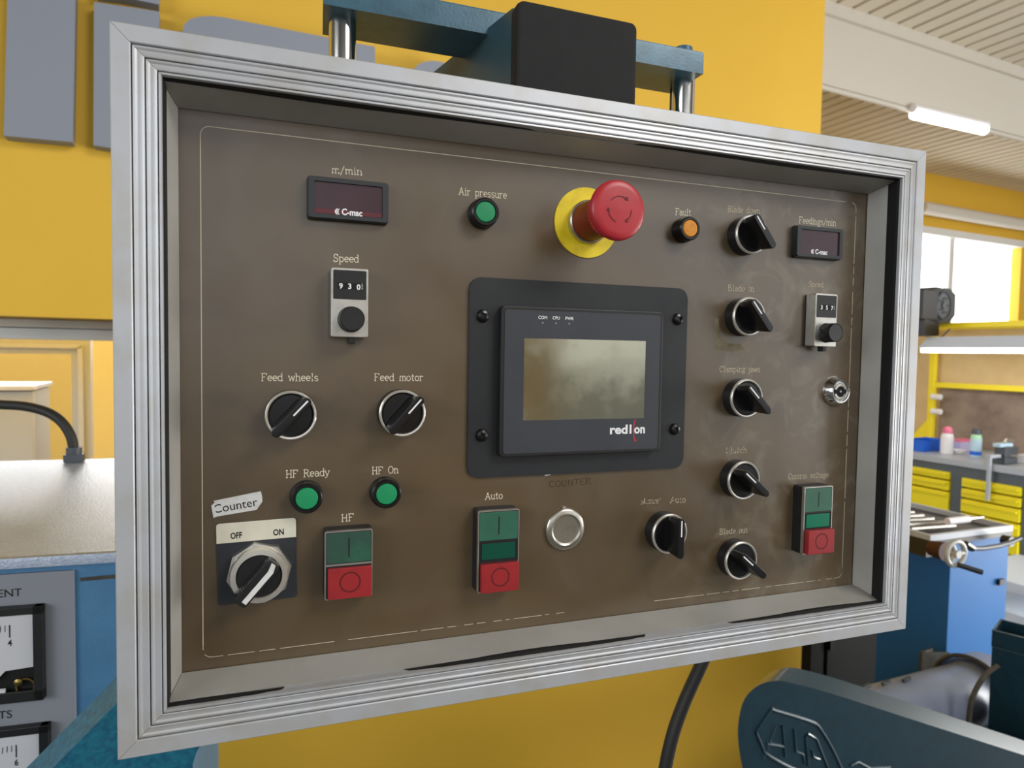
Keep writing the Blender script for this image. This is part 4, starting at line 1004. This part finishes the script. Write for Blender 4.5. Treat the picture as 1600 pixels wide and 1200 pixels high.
mb = MB(); mb.box((-.065, .2, ztop_ - .04), (.12, .4, .045)); mb.build('tray_apron', M['black_plastic'], cart, smooth=False)
mb = MB(); mb.box((wv - .045, -.006, ztop_ - .19), (.028, .012, .022)); mb.build('catch', M['black_plastic'], cart, smooth=False)
def cl_(u, v, off=0): q = on_plane(u, v, cr - fyd * off, fyd); d = q - cr; return Vector((d.dot(fxd), d.dot(fyd), q.z))
BARS = ['steel bar lying nearest the front rim of the blue cabinet tray', 'second steel bar from the front rim of the tray', 'third steel bar from the front rim of the tray', 'fourth steel bar from the front rim of the tray', 'fifth steel bar from the front, second from the tray back', 'steel bar lying farthest back in the blue cabinet tray']
for k in range(6):
    t0 = Vector((-.10 + .012 * k, .08 + .05 * k, ztop_ + .014))
    mb = MB(); mb.tube([t0, t0 + Vector((.20, -.02, 0))], .008, 8)
    o = mb.build('steel_bar', M['satin_steel'], label=BARS[k], category='bar', group='steel bars in the blue cabinet tray'); o.location = cart.location; o.rotation_euler = cart.rotation_euler
# white-handled screwdriver
sd = thing('screwdriver', 'white handled screwdriver lying on the edge of blue cabinet tray', 'screwdriver', cart.location, cart.rotation_euler.z)
p0, p1, p2 = cl_(1480, 822, -.06), cl_(1512, 829, -.06), cl_(1538, 828, -.06)
for q in (p0, p1, p2): q.z = ztop_ + .034
p2 = p1 + (p1 - p0).normalized() * .08
mb = MB(); mb.tube([p0, p1], .013, 10); mb.build('handle', M['white_plastic'], sd)
mb = MB(); mb.tube([p1, p2], .005, 8); mb.build('blade', M['satin_steel'], sd)
# vise casting with handwheel
c0_ = cl_(1493, 865, .22); r_w = .062
wx = Vector((.62, -.78, 0)).normalized(); a = Vector((0, 0, 1)); b = wx.cross(a)
pts = [c0_ + (a * math.cos(t) + b * math.sin(t)) * r_w * .85 for t in [2 * PI * i / 32 for i in range(33)]]
wx = Vector((-.05, -1, 0)).normalized(); b = wx.cross(a).normalized()
pts = [c0_ + (a * math.cos(t) + b * math.sin(t)) * .037 for t in [2 * PI * i / 32 for i in range(33)]]
mb = MB(); mb.tube(pts, .0075, 10, cap=False); hwz = mb.build('handwheel', M['wheel_grey'], cart, label='grey spoked handwheel with black crank')
mb = MB()
for t in (.5, 2.6, 4.7): mb.tube([c0_, c0_ + (a * math.cos(t) + b * math.sin(t)) * .035], .007, 8)
mb.tube([c0_ - wx * .012, c0_ + wx * .012], .012, 14); mb.build('spokes', M['wheel_grey'], hwz)
k0 = cl_(1502, 884, .24); mb = MB(); mb.tube([k0 - wx * .01, k0 + wx * .0 + Vector((.062, -.02, -.02))], [.008, .0085], 10); mb.build('crank_handle', M['black_gloss'], hwz)
mb = MB(); mb.tube([cl_(1478, 862, .17), cl_(1455, 856, .12)], [.03, .024], 16); mb.build('casting', M['cast_red'], cart, label='dark red casting behind the handwheel')
# grey lever bar
pts = [cl_(u, v, .1) for u, v in ((1518, 857), (1535, 857), (1560, 853), (1578, 848), (1594, 841))]
mb = MB(); mb.tube(pts, .008, 10); lv = mb.build('lever', M['tool_grey'], cart, label='curved grey lever with black pivot')
mb = MB(); mb.tube([cl_(1508, 850, .1), cl_(1519, 857, .1)], .012, 10); q = cl_(1567, 843, .05); mb.tube([q, q + Vector((0, -.03, 0))], .018, 12); mb.build('pivot', M['black_gloss'], lv)

# workbench with yellow drawers
EXB = 4.50                                                # distance of the bench front along the building's x
def bq(u, v, off=0): return hitX(u, v, EXB + off)
zb_top = bq(1500, 727).z; 
yA = by(bq(1597, 800)); yB = by(bq(1495, 760)); yC = by(bq(1420, 740)); 
bench = thing('workbench', 'long workbench with grey top and yellow drawer units', 'workbench', W(EXB, 2.5, 0))
def xb(mb, x0, x1, y0, y1, z0, z1, bev=0):
    c = W((x0 + x1) / 2, (y0 + y1) / 2, (z0 + z1) / 2) - bench.location
    return mb.box(c, (x1 - x0, y1 - y0, z1 - z0), BROT, bev)
ztp = bq(1500, 718).z
mb = MB(); xb(mb, EXB - .03, EXB + .75, yA - .6, yC + .8, ztp - .04, ztp, .004); mb.build('worktop', M['bench_top'], bench)
mb = MB(); xb(mb, EXB - .005, EXB + .7, yA - .6, yC + .8, ztp - .12, ztp - .041); mb.build('apron', M['bench_grey'], bench, smooth=False)
for yy, wdt in ((yB, .075), (yA - .03, .06), (yC + .45, .06)):
    mb = MB(); xb(mb, EXB, EXB + .6, yy - wdt / 2, yy + wdt / 2, .28, ztp - .12); mb.build('upright', M['bench_grey'], bench, smooth=False)
mb = MB(); xb(mb, EXB + .05, EXB + .6, yA - .6, yC + .8, .2, .3); mb.build('plinth', M['bench_grey'], bench, smooth=False)
def drawers(y0, y1, zs):
    for z1, z0 in zip(zs, zs[1:]):
        mb = MB(); xb(mb, EXB - .02, EXB + .4, y0, y1, z0 + .006, z1 - .006, .004); d = mb.build('drawer', M['drawer_yellow'], bench)
        mb = MB(); xb(mb, EXB - .038, EXB - .018, y0 + .01, y1 - .01, z1 - .034, z1 - .02, .003); mb.build('drawer_pull', M['drawer_yellow'], d)
zd = [bq(1545, v).z for v in (751, 768, 785, 808, 830, 858)]
drawers(yA + .005, yB - .04, zd + [.32])
ze = [bq(1465, v).z for v in (733, 747, 764, 800, 850)]
drawers(yB + .04, yC + .42, ze + [.32])
# back posts, boards and bench lamp
XP = EXB + .62
def pq(u, v, o=0): return hitX(u, v, XP + o)
rk = thing('bench_rack', 'yellow post rack with boards standing behind the workbench', 'rack', W(XP, 2.5, 0))
yP = by(pq(1457, 600)); zrail = pq(1500, 603).z
def rb(mb, x0, x1, y0, y1, z0, z1, bev=0):
    c = W((x0 + x1) / 2, (y0 + y1) / 2, (z0 + z1) / 2) - rk.location
    return mb.box(c, (x1 - x0, y1 - y0, z1 - z0), BROT, bev)
zpt = pq(1460, 513).z
mb = MB(); rb(mb, XP - .02, XP + .02, yP - .022, yP + .022, ztp + .001, zpt + .03, .006); mb.build('post', M['yellow_post'], rk)
mb = MB(); mb.prism([W(XP - .01, yP + .02, ztp + .001) - rk.location, W(XP - .01, yP + .17, ztp + .001) - rk.location, W(XP - .01, yP + .02, ztp + .19) - rk.location], [W(XP, yP + .02, ztp + .001) - rk.location, W(XP, yP + .17, ztp + .001) - rk.location, W(XP, yP + .02, ztp + .19) - rk.location]); mb.build('brace', M['yellow_post'], rk, smooth=False)
mb = MB(); rb(mb, XP - .015, XP + .02, yP - 1.6, yP, zrail - .02, zrail + .02, .004); mb.build('rail', M['yellow_post'], rk)
mb = MB(); rb(mb, XP - .35, XP + .02, yP - 1.6, yP - .01, zpt - .015, zpt + .02, .004); mb.build('shelf_rail', M['yellow_post'], rk)
mb = MB(); rb(mb, XP + .05, XP + .07, yP - 1.6, yP + .9, zrail - .02, zpt); mb.build('upper_board', M['tan_board'], rk, smooth=False)
mb = MB(); rb(mb, XP + .045, XP + .065, yP - 1.6, yP - .035, ztp + .002, zrail - .02); mb.build('lower_board', M['brown_board'], rk, smooth=False)
mb = MB(); rb(mb, XP + .05, XP + .07, yP - .03, yP + .9, ztp + .002, zrail - .02); mb.build('side_board', M['tan_board'], rk, smooth=False)
for v in (620, 643):
    q = pq(1464, v, -.05) - rk.location
    mb = MB(); mb.tube([q - EY * .03, q + EY * .04], .022, 10); mb.build('clip', M['white_plastic'], rk)
XL = XP - .52
bl = thing('bench_lamp', 'long white fluorescent bench lamp hanging over the workbench', 'lamp', W(XP - .3, 2.5, 0))
a0 = hitX(1443, 536, XL); a1 = hitX(1640, 530, XL); zl_ = a0.z
def lq(y, z, o=0): return W(XL + o, y, z) - bl.location
y0, y1 = by(a1), by(a0)
hz = hitX(1500, 526, XL).z; lz = hitX(1500, 544, XL).z
mb = MB(); mb.prism([lq(y0, lz, -.06), lq(y0, lz, .06), lq(y0, hz, .03), lq(y0, hz, -.03)], [lq(y1, lz, -.06), lq(y1, lz, .06), lq(y1 - .05, hz, .03), lq(y1 - .05, hz, -.03)]); mb.build('lamp_housing', M['lamp_white'], bl, smooth=False)
mb = MB(); mb.prism([lq(y0, lz - .03, -.055), lq(y0, lz - .03, .055), lq(y0, lz - .001, .058), lq(y0, lz - .001, -.058)], [lq(y1 - .02, lz - .03, -.055), lq(y1 - .02, lz - .03, .055), lq(y1 - .02, lz - .001, .058), lq(y1 - .02, lz - .001, -.058)]); mb.build('diffuser', M['glow'], bl, smooth=False)
# two lamp hangers
for yy in (y0 + .1, y1 - .12):
    mb = MB(); mb.tube([lq(yy, hz - .005, 0), lq(yy, zpt - .03, .09)], .006, 6); mb.build('hanger', M['bench_grey'], bl)

# black round work light standing before the window
spk = thing('bench_fan', 'small black octagonal fan housing in front of the bright window', 'fan', W(XP - .1, 2.5, 0))
XS = XL
def sq(u, v, o=0): return hitX(u, v, XS + o) - spk.location
ctr = sq(1466, 485); oc = [(1448, 456), (1465, 448), (1485, 451), (1494, 460), (1493, 493), (1484, 505), (1463, 507), (1449, 500)]
front = [hitE(u, v, by(hitX(1466, 485, XS))) - spk.location for u, v in oc]
backp = [q + EY * .16 - EX * .05 for q in front]
mb = MB(); mb.prism(backp, front, bev=.006); mb.build('head', M['black_plastic'], spk, smooth=False)
cc = sum(front, Vector()) / len(front)
mb = MB(); Mx = Matrix.Translation(cc - EY * .002) @ Matrix.Rotation(BROT, 4, 'Z')
mb.lathe([(.098, 0), (.098, .008), (.088, .012), (.084, .004), (.03, .004), (.026, .014), (0, .016)], 32, mtx=Mx @ Matrix.Diagonal((.82, 1, 1, 1))); mb.build('front_ring', M['tool_grey'], spk)
mb = MB()
for t in range(5): mb.box(Mx @ Vector((.05 * math.cos(t * 1.2566), -.004, .05 * math.sin(t * 1.2566))), (.05, .008, .016), BROT)
mb.build('blade', M['black_gloss'], spk, smooth=False)
mb = MB(); mb.box(cc - EX * .14 + EY * .06, (.16, .14, .2), BROT, .006); mb.box(cc - EX * .1 + EY * .06 - Vector((0, 0, .15)), (.16, .12, .12), BROT, .01); mb.build('motor_housing', M['black_plastic'], spk)
# arm that carries it down to the shelf rail
mb = MB(); mb.tube([cc - EX * .06 + EY * .06 - Vector((0, 0, .2)), cc - EX * .06 + EY * .06 - Vector((0, 0, cc.z + spk.location.z - hz - .004))], .02, 10); mb.build('arm', M['black_plastic'], spk)

# things on the bench
def on_bench(u, v): 
    q = hitZ(u, v, ztp); return q
def item(name, label, cat, u, v, group=None):
    q = on_bench(u, v); return thing(name, label, cat, (q.x, q.y, ztp + .0015), BROT, group)
Pm = lambda q: 1046 / (q.location - CAM).dot(CAMROT @ Vector((0, 0, -1)))     # pixels per metre there
b = item('plastic_tray', 'bright blue open plastic tray on the workbench', 'tray', 1445, 703)
s = 1 / Pm(b)
mb = MB(); w_, h_ = 54 * s, 17 * s
for a in ((0, -.07, w_, .006), (0, .07, w_, .006)): mb.box((a[0], a[1], h_ / 2), (a[2], a[3], h_), 0, .002)
for x in (-w_ / 2, w_ / 2): mb.box((x, 0, h_ / 2), (.006, .146, h_), 0, .002)
mb.box((0, 0, .004), (w_, .14, .006)); mb.build('tray_body', M['cyan_plastic'], b)
b = item('white_bottle', 'white squeeze bottle with pink cap on the workbench', 'bottle', 1479, 709); s = 1 / Pm(b)
mb = MB(); mb.lathe([(0, 0), (8.5 * s, 0), (9 * s, 2 * s), (9 * s, 26 * s), (7.5 * s, 31 * s), (5 * s, 33 * s)], 20, mtx=Matrix.Rotation(-PI / 2, 4, 'X')); mb.build('bottle_body', M['white_plastic'], b)
mb = MB(); mb.lathe([(7 * s, 32 * s), (7 * s, 38 * s), (4 * s, 42 * s), (0, 42.5 * s)], 16, mtx=Matrix.Rotation(-PI / 2, 4, 'X')); mb.build('cap', M['pink_plastic'], b)
b = item('spray_can', 'pale green and blue can with dark cap on workbench', 'can', 1524, 714); s = 1 / Pm(b)
RX = Matrix.Rotation(-PI / 2, 4, 'X')
mb = MB(); mb.lathe([(0, 0), (7.6 * s, 0), (7.8 * s, 1 * s), (7.8 * s, 28 * s), (6 * s, 34 * s)], 20, mtx=RX); mb.build('can_body', M['blue_soft'], b)
mb = MB(); mb.lathe([(7.9 * s, 3 * s), (7.9 * s, 9 * s)], 20, mtx=RX); mb.build('blue_band', M['cyan_plastic'], b)
mb = MB(); mb.lathe([(7.9 * s, 26 * s), (7 * s, 33 * s), (6.4 * s, 35 * s)], 20, mtx=RX); mb.build('shoulder', M['green_soft'], b)
mb = MB(); mb.lathe([(6.4 * s, 34 * s), (6.4 * s, 42 * s), (5 * s, 44 * s), (0, 44 * s)], 16, mtx=RX); mb.build('cap', M['tool_grey'], b)
b = item('lilac_box', 'small lilac box between two bottles on the workbench', 'box', 1502, 705); s = 1 / Pm(b)
mb = MB(); mb.box((0, 0, 8 * s), (30 * s, 14 * s, 16 * s), 0, .004); mb.build('box_body', M['lilac'], b)
mb = MB(); mb.box((0, 0, 17 * s), (31 * s, 15 * s, 4 * s), 0, .004); mb.build('box_lid', M['pink_plastic'], b)
b = item('white_cup', 'small white bowl lying near the white bottle', 'bowl', 1497, 709); s = 1 / Pm(b)
mb = MB(); mb.lathe([(0, 0), (8 * s, 0), (11 * s, 6 * s), (10.4 * s, 6 * s), (7 * s, 1 * s), (0, 1 * s)], 20, mtx=RX); mb.build('bowl_body', M['white_plastic'], b)
b = item('bench_vise', 'grey bench vise with black body near the right edge', 'vise', 1568, 724); s = 1 / Pm(b)
mb = MB(); mb.box((0, 0, 5 * s), (34 * s, 22 * s, 10 * s), 0, .006); mb.box((-4 * s, 0, 16 * s), (16 * s, 16 * s, 22 * s), 0, .008); mb.build('vise_body', M['tool_grey'], b)
mb = MB(); mb.box((12 * s, 0, 19 * s), (26 * s, 14 * s, 12 * s), 0, .006); mb.build('moving_jaw', M['tool_grey'], b)
mb = MB(); mb.box((-4 * s, 0, 29 * s), (34 * s, 12 * s, 6 * s), 0, .006); mb.build('jaw_plate', M['blue_soft'], b)
mb = MB(); mb.tube([(-16 * s, -8 * s, 34 * s), (-12 * s, -8 * s, 38 * s), (0, -8 * s, 38 * s), (8 * s, -8 * s, 36 * s)], 2.2 * s, 8); mb.build('vise_handle', M['nickel'], b)
b = item('white_box', 'small white box at the right end of the workbench', 'box', 1601, 724); s = 1 / Pm(b)
mb = MB(); mb.box((0, 0, 6 * s), (20 * s, 14 * s, 12 * s), 0, .003); mb.build('box_body', M['white_plastic'], b); mb = MB(); mb.box((0, 0, 12.6 * s), (21 * s, 15 * s, 1.6 * s), 0, .002); mb.build('box_lid', M['white_plastic'], b)
# clamp hanging on the bench edge
q = bq(1545, 742, -.05)
cl2 = thing('bar_clamp', 'grey steel clamp bar hanging on the workbench front', 'clamp', q)
mb = MB(); mb.box((0, 0, -.02), (.02, .02, .28), BROT, .003); mb.build('clamp_bar', M['bench_top'], cl2); mb = MB(); mb.box(Vector((0, 0, .115)) + EX * .04, (.11, .03, .02), BROT, .003); mb.build('clamp_jaw', M['bench_top'], cl2)
# low shelf with boxes seen under the bench end
ls = thing('low_shelf', 'low white shelf unit behind the blue machine cabinet', 'shelf', W(4.0, 1.75, 0), BROT)
q = atD(1600, 905, 3.6)
ls.location = (q.x + .1, q.y, 0)
for z_ in (q.z, q.z - .16):
    mb = MB(); mb.box((0, 0, z_), (.6, .5, .05), 0, .004); mb.build('shelf_board', M['lamp_white'], ls)
for x_ in (-.27, .27):
    mb = MB(); mb.box((x_, .2, q.z / 2), (.04, .04, q.z)); mb.build('leg', M['bench_grey'], ls, smooth=False)
